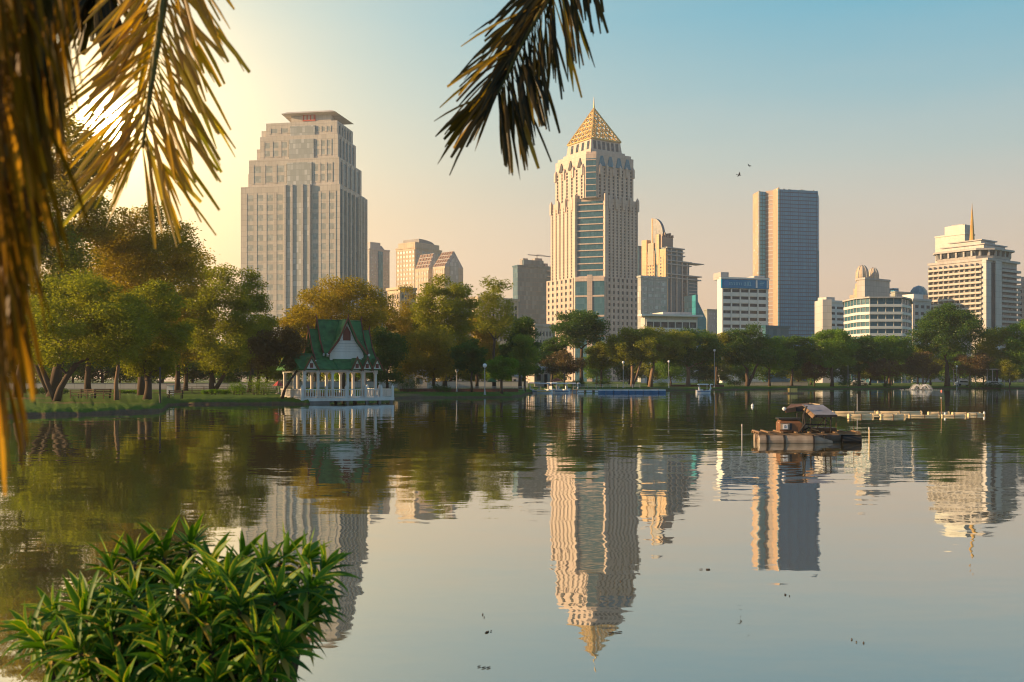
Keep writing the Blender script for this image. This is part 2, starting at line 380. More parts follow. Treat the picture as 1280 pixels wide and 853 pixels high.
def water():
    m, t, o = newmat('lake water')
    tcn = t.nodes.new('ShaderNodeTexCoord')
    def wave(scale, sx, amp, seed):
        mp = t.nodes.new('ShaderNodeMapping'); mp.inputs['Scale'].default_value = (sx, 1, 1); mp.inputs['Location'].default_value = (seed, seed*.7, 0)
        t.links.new(tcn.outputs['Object'], mp.inputs[0])
        n = t.nodes.new('ShaderNodeTexNoise'); n.inputs['Scale'].default_value = scale; n.inputs['Detail'].default_value = 2
        t.links.new(mp.outputs[0], n.inputs['Vector'])
        v = t.nodes.new('ShaderNodeVectorMath'); v.operation = 'SUBTRACT'; t.links.new(n.outputs['Color'], v.inputs[0]); v.inputs[1].default_value = (.5,.5,.5)
        v2 = t.nodes.new('ShaderNodeVectorMath'); v2.operation = 'SCALE'; t.links.new(v.outputs[0], v2.inputs[0])
        if isinstance(amp, (int, float)): v2.inputs['Scale'].default_value = amp
        else: t.links.new(amp, v2.inputs['Scale'])
        return v2.outputs[0]
    patch = noise(t, .028, 3, sc=(.35, 1, 1))
    pf = math_n(t, 'MULTIPLY', math_n(t, 'SUBTRACT', patch.outputs[0], .40, clamp=True), 5, clamp=True)
    amp = math_n(t, 'MULTIPLY_ADD', pf, .045, .014)
    a1 = wave(.45, .5, .016, 3); a2 = wave(1.9, .3, amp, 11); a3 = wave(6, .4, .018, 23)
    sm = vadd(t, vadd(t, a1, a2), a3)
    mul = t.nodes.new('ShaderNodeVectorMath'); mul.operation = 'MULTIPLY'; t.links.new(sm, mul.inputs[0]); mul.inputs[1].default_value = (1, 1, 0)
    ad = t.nodes.new('ShaderNodeVectorMath'); ad.operation = 'ADD'; t.links.new(mul.outputs[0], ad.inputs[0]); ad.inputs[1].default_value = (0, 0, 1)
    nm = t.nodes.new('ShaderNodeVectorMath'); nm.operation = 'NORMALIZE'; t.links.new(ad.outputs[0], nm.inputs[0])
    fr = t.nodes.new('ShaderNodeFresnel'); fr.inputs[0].default_value = 1.333
    rf = math_n(t, 'POWER', fr.outputs[0], .38)
    n1 = noise(t, .05, 3)
    d = t.nodes.new('ShaderNodeBsdfDiffuse'); t.links.new(mixc(t, n1.outputs[0], (.085,.068,.020), (.115,.088,.032)), d.inputs[0])
    g = t.nodes.new('ShaderNodeBsdfGlossy'); g.inputs[0].default_value = (.91,.97,1.0,1); g.inputs['Roughness'].default_value = .02
    t.links.new(nm.outputs[0], g.inputs['Normal'])
    mx = t.nodes.new('ShaderNodeMixShader'); t.links.new(rf, mx.inputs[0]); t.links.new(d.outputs[0], mx.inputs[1]); t.links.new(g.outputs[0], mx.inputs[2])
    t.links.new(mx.outputs[0], o.inputs[0])
    mb = MB().add([(-450,-60,0),(450,-60,0),(450,330,0),(-450,330,0)], [(0,1,2,3)])
    tag(mb.build('lake_water', m), kind='structure')
water()

# ================================================================== BUILDINGS
class Bld:
    def __init__(s, name, label, D, a, pl, pc, pr, cat='building', glass='gWin'):
        s.D, s.a = D, R(a); s.xc = X(pc, D); s.gl = glass
        s.root = empty(name, (s.xc, D, .8), s.a, label, cat)
        s.w = s.sR(pr); s.d = s.sL(pl); s.budget = 100; s.extra = MB(); s.fac = MB(); s.facmat = 'white'; s.k = 0
        s.wm = {}
    def sR(s, px):
        k = (px-CX)/F; return (k*s.D-s.xc)/(math.cos(s.a)-k*math.sin(s.a))
    def sL(s, px):
        k = (px-CX)/F; return (s.xc-k*s.D)/(math.sin(s.a)+k*math.cos(s.a))
    def z(s, py): return Z(py, s.D)-.8
    def box(s, name, mat, x0, x1, y0, y1, z0, z1): return MB().box(x0, x1, y0, y1, z0, z1).build(name, M[mat], s.root)
    def fb(s, mb, face, a0, a1, z0, z1, p0, p1, off=0):
        if face == 'R': mb.box(a0, a1, off-p1, off-p0, z0, z1)
        else: mb.box(off-p1, off-p0, a0, a1, z0, z1)
    def win(s, face, a0, a1, z0, z1, p=.08, off=0, name='window', mat=None):
        mat = mat or s.gl
        if s.budget <= 0:
            s.fb(s.extra, face, a0, a1, z0, z1, 0, p, off); return
        s.budget -= 1
        key = (face, round(a1-a0, 3), round(z1-z0, 3), mat)
        if key not in s.wm:
            mb = MB(); s.fb(mb, face, 0, a1-a0, 0, z1-z0, 0, p, 0); s.wm[key] = mb.mesh(name)
        loc = (a0, off, z0) if face == 'R' else (off, a0, z0)
        link(name, s.wm[key], M[mat], s.root, loc)
    def grid(s, face, a0, a1, z0, z1, nc, nr, wf=.6, hf=.55, proud=.5, off=0, pier=True, band=True, mat=None):
        """a facade field: columns x rows of windows between proud piers and floor bands"""
        cw = (a1-a0)/nc; rh = (z1-z0)/nr
        for r in reversed(range(nr)):
            for c in range(nc):
                s.win(face, a0+cw*(c+.5-wf/2), a0+cw*(c+.5+wf/2), z0+rh*(r+.5-hf/2), z0+rh*(r+.5+hf/2), off=off, mat=mat)
        if pier:
            for c in range(nc+1):
                x = a0+cw*c; hw = cw*(1-wf)/2*.96
                s.fb(s.fac, face, max(a0, x-hw), min(a1, x+hw), z0, z1, -.05, proud, off)
        if band:
            for r in range(nr+1):
                z = z0+rh*r; hh = rh*(1-hf)/2*.96
                s.fb(s.fac, face, a0, a1, max(z0, z-hh), min(z1, z+hh), -.05, proud-.13, off)
    def done(s):
        if s.fac.v: s.fac.build('facade_frame', M[s.facmat], s.root)
        if s.extra.v: tag(s.extra.build('window', M[s.gl], s.root), kind='stuff')

def left_tower():
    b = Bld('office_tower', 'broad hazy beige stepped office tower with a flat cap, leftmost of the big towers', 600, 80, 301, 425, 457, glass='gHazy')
    b.facmat = 'beige'
    z1 = b.z(230)
    b.box('wall', 'beige', 0, b.w, 0, b.d, 0, z1)
    tiers = [(b.d-b.sL(309), 230, 195), (b.d-b.sL(320), 195, 164), (b.d-b.sL(326), 164, 146)]
    # the front is face L, the narrow side face R
    sx = lambda p: b.sL(p)
    b.box('glass_bay', 'gGrey', -.9, 3, sx(388), sx(357), 0, z1+.4)
    b.grid('L', sx(420), sx(389), 0, z1-4, 3, 19, .62, .60, .22)
    b.grid('L', sx(356), sx(307), 0, z1-4, 4, 19, .62, .60, .22)
    g = MB()
    for p in (357.5, 366, 379, 388): g.box(-1.6, -.85, sx(p)-.5, sx(p)+.5, 0, z1+.3)
    g.build('mullion', M['lgrey'], b.root)
    b.box('corner_glass', 'gTealPlain', .8, b.sR(446), -.7, 2, 0, z1-3)
    mb = MB()
    for p in (426.5, 431, 436, 441, 446): mb.box(b.sR(p)-.6, b.sR(p)+.6, -1.6, -.6, 0, z1-2.5)
    for p in (450, 454, 456.8): mb.box(b.sR(p)-1.0, b.sR(p)+.6, -1.2, -.05, 0, z1-1)
    mb.build('side_pier', M['beige'], b.root)
    for i, (dl, ya, yb) in enumerate(tiers):
        za, zb = b.z(ya), b.z(yb)
        b.box('setback_tier', 'beige', dl*.6, b.w-dl*.9, dl*.35, b.d-dl, za, zb)
        # half steps at the shoulders
        b.box('shoulder', 'beige', dl*.6+1.5, b.w-dl*.9-1.5, b.d-dl-.05, b.d-dl*.72, za, za+(zb-za)*.52)
        o = dl*.6
        b.grid('L', dl*.35+4, sx(389), za+2, zb-3, 3, 2 if i < 2 else 1, .62, .68, .22, off=o)
        b.grid('L', sx(356), b.d-dl-2, za+2, zb-3, 3 if i < 2 else 2, 2 if i < 2 else 1, .62, .68, .22, off=o)
        b.box('glass_bay', 'gGrey', o-.7, o+2, sx(388), sx(357), za, zb-2.5)
        m2 = MB()
        for k in range(5): m2.box(dl*.6+4+k*(b.w-dl*1.5-10)/4, dl*.6+5.4+k*(b.w-dl*1.5-10)/4, dl*.35-.9, dl*.35+.1, za, zb-1)
        m2.build('side_pier', M['beige'], b.root)
        b.box('side_glass', 'gTealPlain', dl*.6+3, b.w-dl*.9-3, dl*.35-.35, dl*.35+1, za+1, zb-2.5)
    o = tiers[2][0]*.6
    b.box('penthouse', 'beige', o+6, b.w-24, sx(404), sx(353), b.z(146), b.z(133))
    mb = MB(); z0 = b.z(133.2); zt = b.z(130.4)
    mb.add([(o+2, sx(404)-4, z0),(b.w-18, sx(404)-9, z0-3),(b.w-18, sx(353)+4, z0-3),(o+2, sx(353)+5, z0),(o+4, sx(404)-1, zt),(b.w-20, sx(404)-4, zt-3),(b.w-20, sx(353)+1, zt-3),(o+4, sx(353)+2, zt)],
           [(0,3,2,1),(4,5,6,7),(0,1,5,4),(1,2,6,5),(2,3,7,6),(3,0,4,7)])
    mb.build('roof_cap', M['beige'], b.root)
    MB().box(o+5.6, o+6.1, sx(384), sx(368), b.z(142), b.z(133.6)).build('red_panel', M['redsign'], b.root)
    for k in range(4):
        MB().box(o+5.5, o+5.9, sx(384)+1.2+k*2.3, sx(384)+2.6+k*2.3, b.z(140.5), b.z(135)).build('sign_letter', M['signtext' if k < 0 else 'pinkgranite'], b.root)
    b.done()
left_tower()

def pyramid_tower():
    b = Bld('office_tower', 'tall cream office tower crowned by an openwork golden pyramid', 690, 33, 689, 737, 797.5)
    b.facmat = 'pinkgranite'; w, d = b.w, b.d
    cR, cL = b.sR(756), b.sL(720)
    zl, zm, zu = b.z(345), b.z(245), b.z(190)
    def foot(e, c1, c2): return [(c1, e), (w-e, e), (w-e, d-e), (e, d-e), (e, c2)]
    MB().prism(foot(-2.2, cR-2, cL-2), 0, zl).build('wall', M['pinkgranite'], b.root)
    MB().prism(foot(0, cR, cL), zl, zm).build('wall', M['pinkgranite'], b.root)
    e = 2.3; c1, c2 = e+b.sR(744.5), e+b.sL(731.5)
    MB().prism(foot(e, c1, c2), zm, zu).build('wall', M['pinkgranite'], b.root)
    def chamfer(name, mat, p, q, z0, z1, out, t=1.2):
        p = Vector((*p, 0)); q = Vector((*q, 0)); n = Vector((-1, -1, 0)).normalized(); dd = (q-p); L = dd.length
        n = Vector((dd.y, -dd.x, 0)).normalized()
        if n.x+n.y > 0: n = -n
        a, c = p+n*out, q+n*out; m = -n*t
        pl = [(a+m).to_2d(), (a).to_2d(), c.to_2d(), (c+m).to_2d()]
        mb = MB().prism([tuple(v) for v in pl], z0, z1); return mb.build(name, M[mat], b.root)
    chamfer('corner_glass', 'gTealPlain', (cR, 0), (0, cL), zl, zm-2, .25)
    chamfer('corner_glass', 'gTealPlain', (c1, e), (e, c2), zm, zu-3, .25)
    chamfer('corner_glass', 'gTealPlain', (cR-2, -2.2), (-2.2, cL-2), 0, zl-3, .25)
    nfl = 12
    for k in range(nfl):
        z = zl+(zm-zl)*k/nfl; chamfer('floor_band', 'pinkgranite', (cR-.5, .2), (.2, cL-.5), z, z+.8, .55)
    for k in range(7):
        z = zm+(zu-zm)*k/7; chamfer('floor_band', 'pinkgranite', (c1, e), (e, c2), z, z+.6, .5)
    for z in (zl-3, zl-14, zl-28, zl-42): chamfer('floor_band', 'pinkgranite', (cR-2, -2.2), (-2.2, cL-2), z, z+(2.6 if z > zl-4 else 1.2), .7)
    mid1 = ((cR-2)/2+(-1.1)+1.3, -1.1+(cL-2)/2-1.3); mid2 = ((cR-2)/2-1.1-1.3, (cL-2)/2-1.1+1.3)
    chamfer('bay_pier', 'pinkgranite', mid1, mid2, 0, zl+1.5, .95)
    for p, off in (((cR, -.4), 0), ):
        MB().box(cR-.9, cR+1.8, -1.5, .6, zl, zm+3).build('bay_pier', M['pinkgranite'], b.root)
        MB().box(-1.5, .6, cL-.9, cL+1.8, zl, zm+3).build('bay_pier', M['gold_panel' if 0 else 'pinkgranite'], b.root)
    # facades: proud vertical piers with narrow dark windows, plain stone face between
    b.gl = 'gWin'
    b.grid('R', cR+2, w-.6, zl, zm-4, 8, 24, .40, .62, .7)
    b.grid('L', cL+2, d-.6, zl, zm-4, 6, 24, .34, .62, .8)
    b.grid('R', c1+1, w-e-.6, zm, zu-9, 8, 9, .40, .7, .6, off=e)
    b.grid('L', c2+1, d-e-.6, zm, zu-9, 6, 9, .34, .7, .7, off=e)
    b.grid('R', cR, w+2, 0, zl, 8, 17, .42, .55, .6, off=-2.2)
    b.grid('L', cL, d+2, 0, zl, 6, 17, .40, .55, .6, off=-2.2)
    # buttress pinnacles round the crown of each stage
    def pinn(face, s_, z, off, h=5, r=.9):
        pn = MB()
        if face == 'R': pn.box(s_-r, s_+r, off-1.6, off+.4, z-h*1.5, z); pn.prism([(s_-r, off-1.6), (s_+r, off-1.6), (s_+r, off+.4), (s_-r, off+.4)], z, z+h*.45, .2)
        else: pn.box(off-1.6, off+.4, s_-r, s_+r, z-h*1.5, z); pn.prism([(off-1.6, s_-r), (off+.4, s_-r), (off+.4, s_+r), (off-1.6, s_+r)], z, z+h*.45, .2)
        pn.build('pinnacle', M['pinkgranite'], b.root)
    for k in range(5): pinn('R', cR+3+k*(w-cR-4)/4, zm, 0)
    for k in range(4): pinn('L', cL+3+k*(d-cL-4)/3, zm, 0)
    for k in range(6): pinn('R', c1+3+k*(w-e-c1-4)/5, zu-8, e, 4)
    for k in range(4): pinn('L', c2+3+k*(d-e-c2-4)/3, zu-8, e, 4)
    # sloping glazed gablets below the lantern
    for k in range(4):
        s0 = c1+2+k*(w-e-c1-3)/4; ln = (w-e-c1-3)/4*.72
        MB().add([(s0, e-1.0, zu-8), (s0+ln, e-1.0, zu-8), (s0+ln/2+1, e-.5, zu-.8), (s0+ln/2-1, e-.5, zu-.8), (s0, e+.2, zu-8), (s0+ln, e+.2, zu-8), (s0+ln/2+1, e+.2, zu-.8), (s0+ln/2-1, e+.2, zu-.8)], [(0,1,2,3),(5,4,7,6),(0,4,5,1),(1,5,6,2),(2,6,7,3),(3,7,4,0)]).build('gablet', M['gTeal'], b.root)
    for k in range(3):
        s0 = c2+2+k*(d-e-c2-3)/3+2; ln = (d-e-c2-3)/3*.45
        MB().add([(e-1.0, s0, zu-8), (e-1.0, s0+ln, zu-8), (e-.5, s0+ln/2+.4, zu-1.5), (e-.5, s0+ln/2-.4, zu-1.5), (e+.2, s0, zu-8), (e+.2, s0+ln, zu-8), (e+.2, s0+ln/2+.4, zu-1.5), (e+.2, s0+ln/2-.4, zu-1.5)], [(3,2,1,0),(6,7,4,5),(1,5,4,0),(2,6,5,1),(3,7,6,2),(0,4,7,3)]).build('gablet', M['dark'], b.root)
    # parapet + lantern stage
    mb = MB().prism(foot(e+1.2, c1+1, c2+1), zu, zu+2.2); mb.build('parapet', M['pinkgranite'], b.root)
    # centre of the pyramid from the photograph: lantern spans px 708-777
    q = .185; lx0, lx1 = w*q-1, w*(1-q)-.5; ly0, ly1 = d*q-1, d*(1-q)-.5
    zt = b.z(167.5)
    MB().box(lx0-1.5, lx1+1.5, ly0-1.5, ly1+1.5, zu+1.5, zu+4.2).build('lantern_base', M['pinkgranite'], b.root)
    MB().prism([(lx0, ly0), (lx1, ly0), (lx1, ly1), (lx0, ly1)], zu+4, zt, .93).build('lantern', M['pinkgranite'], b.root)
    sl_ = (zt-zu-4); 
    for k in range(6):
        a0 = lx0+2+k*(lx1-lx0-4)/6
        MB().add([(a0+.4, ly0+.1, zu+5), (a0+2.9, ly0+.1, zu+5), (a0+2.9, ly0+.85, zt-1.5), (a0+.4, ly0+.85, zt-1.5), (a0+.4, ly0+.9, zu+5), (a0+2.9, ly0+.9, zu+5), (a0+2.9, ly0+1.6, zt-1.5), (a0+.4, ly0+1.6, zt-1.5)], [(0,1,2,3),(5,4,7,6),(0,4,5,1),(1,5,6,2),(2,6,7,3),(3,7,4,0)]).build('lantern_window', M['gWin'], b.root)
    for k in range(4):
        a0 = ly0+2+k*(ly1-ly0-4)/4
        MB().add([(lx0+.05, a0+.4, zu+5), (lx0+.05, a0+3.4, zu+5), (lx0+.8, a0+3.4, zt-1.5), (lx0+.8, a0+.4, zt-1.5), (lx0+.9, a0+.4, zu+5), (lx0+.9, a0+3.4, zu+5), (lx0+1.6, a0+3.4, zt-1.5), (lx0+1.6, a0+.4, zt-1.5)], [(3,2,1,0),(6,7,4,5),(1,5,4,0),(2,6,5,1),(3,7,6,2),(0,4,7,3)]).build('lantern_window', M['gWin'], b.root)
    # openwork pyramid
    cx, cy = (lx0+lx1)/2, (ly0+ly1)/2; hx, hy = (lx1-lx0)/2*.96, (ly1-ly0)/2*.96
    za = b.z(121); ap = Vector((cx, cy, za))
    cor = [Vector((cx+sx_*hx, cy+sy_*hy, zt)) for sx_, sy_ in ((-1,-1),(1,-1),(1,1),(-1,1))]
    lat = MB(); n = 7
    for i in range(4):
        A, B = cor[i], cor[(i+1)%4]
        lat.tube([A, ap], .75, 5); lat.tube([A, B], .6, 5)
        def pt(u, v): # v up, u along base of triangle; u in [0,1-v]
            return A+(B-A)*u+(ap-A)*v
        for j in range(n):
            f = j/n
            lat.tube([pt(f, 0), pt(f, 1-f)], .38, 4); lat.tube([pt(f, 0), pt(0, f)], .38, 4)
            if j: lat.tube([pt(0, f), pt(1-f, f)], .34, 4)
    lat.build('pyramid_lattice', M['goldmetal'], b.root)
    # solid gilded panels in the lattice of the two lower corners of each face
    MB().prism([(cx-hx*.10, cy-hy*.10), (cx+hx*.10, cy-hy*.10), (cx+hx*.10, cy+hy*.10), (cx-hx*.10, cy+hy*.10)], zt, za-8, .05).build('pyramid_core', M['goldmetal'], b.root)
    MB().tube([(cx, cy, za-2), (cx, cy, za+3), (cx, cy, b.z(106))], [.8, .45, .12], 6).build('spire', M['goldmetal'], b.root)
    b.done()
pyramid_tower()

def simple(name, label, D, a, pl, pc, pr, ytop, wall, gl='gWin', L=None, Rr=None, roof=None, cat='building', proud=.35, fac=None):
    b = Bld(name, label, D, a, pl, pc, pr, cat, gl); b.facmat = fac or wall
    zt = b.z(ytop)
    b.box('wall', wall, 0, b.w, 0, b.d, 0, zt)
    if L: b.grid('L', .6, b.d-.6, zt-L[1]*L[2]-1.2, zt-1.2, L[0], L[1], L[3], L[4], proud)
    if Rr: b.grid('R', .6, b.w-.6, zt-Rr[1]*Rr[2]-1.2, zt-1.2, Rr[0], Rr[1], Rr[3], Rr[4], proud)
    mb = MB()
    for (x0, x1, y0, y1) in ((-.5, b.w+.3, -.5, .25), (-.5, .25, .25, b.d+.3)): mb.box(x0, x1, y0, y1, zt-.02, zt+1.1)
    mb.build('parapet', M[wall], b.root)
    if roof: roof(b, zt)
    b.done(); return b

# far behind the left trees
def rf14(b, zt): b.box('upper_block', 'whitewall', 2, b.w-2, b.sL(226), b.sL(202), zt, b.z(297)); b.box('cap', 'lgrey', 4, b.w-6, b.sL(220), b.sL(207), b.z(297), b.z(292))
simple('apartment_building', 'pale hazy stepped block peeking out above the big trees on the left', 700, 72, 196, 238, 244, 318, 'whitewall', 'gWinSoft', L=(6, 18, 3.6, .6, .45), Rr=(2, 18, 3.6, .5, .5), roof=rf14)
# right behind the left tower
def rf3(b, zt):
    b.box('plant_room', 'lgrey', 2, b.w*.6, 2, b.d*.7, zt, b.z(302)); MB().prism([(b.w*.3, 3), (b.w*.9, 3), (b.w*.9, b.d*.8), (b.w*.3, b.d*.8)], zt, b.z(305), .5).build('sloped_cap', M['grey'], b.root)
    MB().box(b.w*.42, b.w*.62, -1.2, -.3, 0, zt-1).build('stair_shaft', M['gTeal'], b.root)
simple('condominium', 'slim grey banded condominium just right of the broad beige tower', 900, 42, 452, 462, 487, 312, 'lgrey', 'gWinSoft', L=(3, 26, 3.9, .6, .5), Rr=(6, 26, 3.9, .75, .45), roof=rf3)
def rf4(b, zt):
    w, d = b.w, b.d
    MB().box(1.5, w-1.5, 1.5, d-1.5, zt, b.z(302)).build('penthouse', M['cream'], b.root)
    pr = []
    for k in range(9):
        t = k/8*math.pi/2; pr.append((2+(w*.62-2)*math.sin(t), math.cos(t)))
    mb = MB(); z0 = b.z(302); hgt = b.z(297.5)-z0
    for k in range(8):
        xa, fa = pr[k]; xb, fb = pr[k+1]
        mb.add([(w*.15+xa, 2, z0), (w*.15+xb, 2, z0), (w*.15+xb, 2, z0+hgt*fb+.2), (w*.15+xa, 2, z0+hgt*fa+.2), (w*.15+xa, d-2, z0), (w*.15+xb, d-2, z0), (w*.15+xb, d-2, z0+hgt*fb+.2), (w*.15+xa, d-2, z0+hgt*fa+.2)], [(0,1,2,3),(7,6,5,4),(3,2,6,7),(0,3,7,4),(1,5,6,2)])
    mb.build('curved_roof', M['grey'], b.root)
simple('condominium', 'cream condominium with a curved grey roof and a shaded blue flank, behind the twin gables', 880, 52, 495, 519, 552, 310, 'cream', 'gWinSoft', L=(6, 22, 3.9, .7, .5), Rr=(5, 20, 3.9, .5, .5), roof=rf4)
# twin gabled
def gabled(name, label, D, pl, pc, pr, yeave, yapex):
    b = Bld(name, label, D, 48, pl, pc, pr, 'building', 'gWinSoft'); b.facmat = 'cream'
    w, d = b.w, b.d; ze, za = b.z(yeave), b.z(yapex)
    b.box('wall', 'cream', 0, w, 0, d, 0, ze)
    # ridge along the L direction (Y); gable faces R side (front, y=0)
    MB().add([(0,0,ze),(w,0,ze),(w/2,0,za),(0,d,ze),(w,d,ze),(w/2,d,za)], [(0,1,2),(5,4,3),(0,3,4,1),(0,2,5,3),(1,4,5,2)]).build('gable', M['lgrey'], b.root)
    rows = 4; cols = 5
    for r in range(rows):
        for c in range(cols):
            f0, f1 = (r+.14)/rows, (r+.86)/rows; y0, y1 = d*(c+.12)/cols, d*(c+.88)/cols
            n = Vector((-(za-ze), 0, w/2)).normalized()
            q = [Vector((w/2*f0, y0, ze+(za-ze)*f0)), Vector((w/2*f0, y1, ze+(za-ze)*f0)), Vector((w/2*f1, y1, ze+(za-ze)*f1)), Vector((w/2*f1, y0, ze+(za-ze)*f1))]
            q = [p+n*.05 for p in q]; o = MB(); o.add(q+[p+n*.35 for p in q], [(0,1,2,3),(7,6,5,4),(0,4,5,1),(1,5,6,2),(2,6,7,3),(3,7,4,0)]); o.build('roof_panel', M['roofbrown'], b.root)
    # glazed pointed window in the gable end
    MB().add([(w*.28,-.4,ze-14),(w*.72,-.4,ze-14),(w*.72,-.4,ze+(za-ze)*.25),(w*.5,-.4,ze+(za-ze)*.68),(w*.28,-.4,ze+(za-ze)*.25),(w*.28,.1,ze-14),(w*.72,.1,ze-14),(w*.72,.1,ze+(za-ze)*.25),(w*.5,.1,ze+(za-ze)*.68),(w*.28,.1,ze+(za-ze)*.25)], [(0,1,2,3,4),(9,8,7,6,5),(0,5,6,1),(1,6,7,2),(2,7,8,3),(3,8,9,4),(4,9,5,0)]).build('gable_window', M['gGrey'], b.root)
    b.grid('L', .5, d-.5, 0, ze-1.5, 5, 18, .55, .5, .3)
    b.done()
gabled('gabled_tower', 'cream tower with brown gridded gable roof, right and nearer of the twin gables', 790, 541, 556, 579, 333, 312.5)
gabled('gabled_tower', 'cream tower with a brown gridded gable roof, left and farther of the twin gables', 815, 519, 536, 549, 335, 316)
# low cream blocks behind the centre trees
simple('apartment_building', 'low peach coloured block in gaps of the trees right of the pavilion', 420, 40, 484, 500, 520, 362, 'cream', 'gWin', L=(5, 9, 3.4, .5, .5), Rr=(5, 9, 3.4, .5, .5))
simple('apartment_building', 'pinkish white block behind the airy tree near the blue glass tower', 420, 40, 577, 598, 648, 374, 'cream', 'gWin', L=(5, 8, 3.4, .5, .5), Rr=(10, 8, 3.4, .5, .5))
simple('apartment_building', 'small pink and white block low between the trees left of the golden pyramid tower', 400, 45, 655, 668, 694, 408, 'pinkgranite', 'gWin', L=(4, 5, 3.4, .5, .5), Rr=(6, 5, 3.4, .5, .5))
# blue glass tower under construction
def rf5(b, zt):
    b.box('upper_block', 'gDull', b.sR(656), b.sR(681), 2, b.d-4, zt, b.z(324))
    for p0, p1, yt in ((656, 662, 322), (671, 680, 321), (683, 687, 327)): b.box('plant_room', 'grey', b.sR(p0), b.sR(p1), 3, 9, zt, b.z(yt))
    mb = MB(); c = b.sR(674); z = b.z(321); mb.tube([(c, 4, zt), (c, 4, z+3)], .4, 5); mb.tube([(c-8, 4, z+2.5), (c+12, 4, z+2.0)], .35, 5); mb.tube([(c, 4, z+3.4), (c+12, 4, z+2.0)], .12, 4)
    mb.build('roof_crane', M['grey'], b.root)
    o = MB()
    for k in range(4): o.box(b.sR(683)+k*.2, b.sR(688.5), -1.8, 1.5, zt-3-k*4.2, zt-2.2-k*4.2)
    o.build('balcony_slab', M['lgrey'], b.root)
simple('glass_tower', 'blue grey glass tower with ragged roof machinery left of the golden pyramid tower', 770, 25, 641, 647, 689, 333, 'gDull', 'gTeal', roof=rf5)

def condo_gold():
    b = Bld('condominium', 'golden lit stepped condominium topped by a curved sail shaped fin', 810, 40, 806, 832, 874, glass='gWin'); b.facmat = 'gold_panel'
    w, d = b.w, b.d
    def stage(x1, y0, y1, yt, mat='gTealPlain', nm='wall'): return b.box(nm, mat, 0, b.sR(x1), y0, y1, 0, b.z(yt))
    stage(873, 1, d*.8, 342); stage(862, .4, d*.82, 325); stage(853, -.2, d*.84, 309, nm='upper_block')
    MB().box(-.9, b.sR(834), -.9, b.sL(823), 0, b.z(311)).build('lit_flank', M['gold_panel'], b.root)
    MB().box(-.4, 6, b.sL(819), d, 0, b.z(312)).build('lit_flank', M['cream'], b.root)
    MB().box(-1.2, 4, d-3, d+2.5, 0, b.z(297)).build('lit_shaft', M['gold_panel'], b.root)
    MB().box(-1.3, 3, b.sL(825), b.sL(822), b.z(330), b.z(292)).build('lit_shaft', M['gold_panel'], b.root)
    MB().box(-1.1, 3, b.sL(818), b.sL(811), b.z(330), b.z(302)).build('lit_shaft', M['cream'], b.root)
    b.grid('L', b.sL(830), b.sL(824), b.z(400), b.z(320), 1, 20, .3, .5, .2, off=-.9)
    b.grid('L', b.sL(819), d-3, b.z(400), b.z(316), 3, 20, .5, .5, .4, off=-.4)
    # crown block with merlons, right of the fin
    b.box('crown_block', 'bronze', b.sR(832), b.sR(846), 4, d*.5, b.z(309), b.z(295))
    m = MB()
    for k in range(5): x = b.sR(832)+k*(b.sR(846)-b.sR(832)-1.2)/4; m.box(x, x+1.2, 3.4, d*.5, b.z(295), b.z(292)+(k%2)*1.5)
    m.build('merlon', M['bronze'], b.root)
    # floor slabs / balconies on the shaded glass side, stepping outwards
    sl_ = MB()
    for yt, x1, pr in ((309.5, 853, 1.5), (314, 853, 1.2), (318.5, 854, 1.2), (325.5, 862, 1.5), (330, 862, 1.2), (342.5, 874, 1.6), (347, 874, 1.2)):
        sl_.box(0, b.sR(x1)+1, -pr-.3, 2, b.z(yt)-.4, b.z(yt)+.5)
    for k in range(14): z = b.z(352+k*4.2); sl_.box(0, b.sR(873)+.2, .55, 1.2, z, z+.5)
    sl_.box(b.sR(862), b.sR(879), -1, 8, b.z(326), b.z(325))     # projecting roof wing
    sl_.build('floor_slab', M['lgrey'], b.root)
    pi = MB()
    for p in (838, 845, 852, 858): pi.box(b.sR(p)-.6, b.sR(p)+.6, -1.1, .9, 0, b.z(327 if p > 853 else 311))
    pi.build('pier', M['pinkgranite'], b.root)
    for p in (841.5, 848.5, 855):
        for k in range(16):
            z = b.z(333+k*4.3); b.win('R', b.sR(p)-1.0, b.sR(p)+1.0, z-1.2, z+.9, off=.35, p=.5)
    # sail fin: quarter ellipse outline with real thickness
    pts = []; x0, x1 = b.sR(826)-0, 0
    L0, L1 = b.sL(814), b.sL(826.5); za, zb = b.z(312), b.z(270)
    for k in range(11):
        t = k/10*math.pi/2; pts.append((L1+(L0-L1)*math.cos(t) if 0 else L0+(L1-L0)*math.sin(t), zb-(zb-za)*.55*(1-math.cos(t))))
    pts += [(L1, za), (L0, za)]
    v = [(2, p, z) for p, z in pts]+[(5, p, z) for p, z in pts]; n = len(pts)
    MB().add(v, [tuple(range(n)), tuple(reversed(range(n, 2*n)))]+[(i, n+i, n+(i+1)%n, (i+1)%n) for i in range(n)]).build('sail_fin', M['gDome'], b.root)
    MB().box(1.6, 5.4, L0, L0+1.2, za, zb).build('fin_edge', M['gold_panel'], b.root)
    b.done()
condo_gold()
simple('office_building', 'grey blue block squeezed between the golden pyramid tower and the golden condominium', 960, 30, 794, 798, 813, 309, 'gTealPlain', 'gTeal')
simple('office_building', 'lower glassy grey block with ribbon floors right beside the foot of the pyramid tower', 560, 30, 797, 801, 834, 347, 'gGrey', 'gWinSoft', Rr=(4, 12, 3.4, .85, .6), fac='lgrey')
def rflow(b, zt):
    b.box('canopy', 'white', -2.5, b.w+1.5, -2.5, b.d*.5, zt+.2, zt+1.0)
    b.box('stair_block', 'whitewall', b.sR(832), b.sR(868), 3, 15, zt, b.z(389)); 
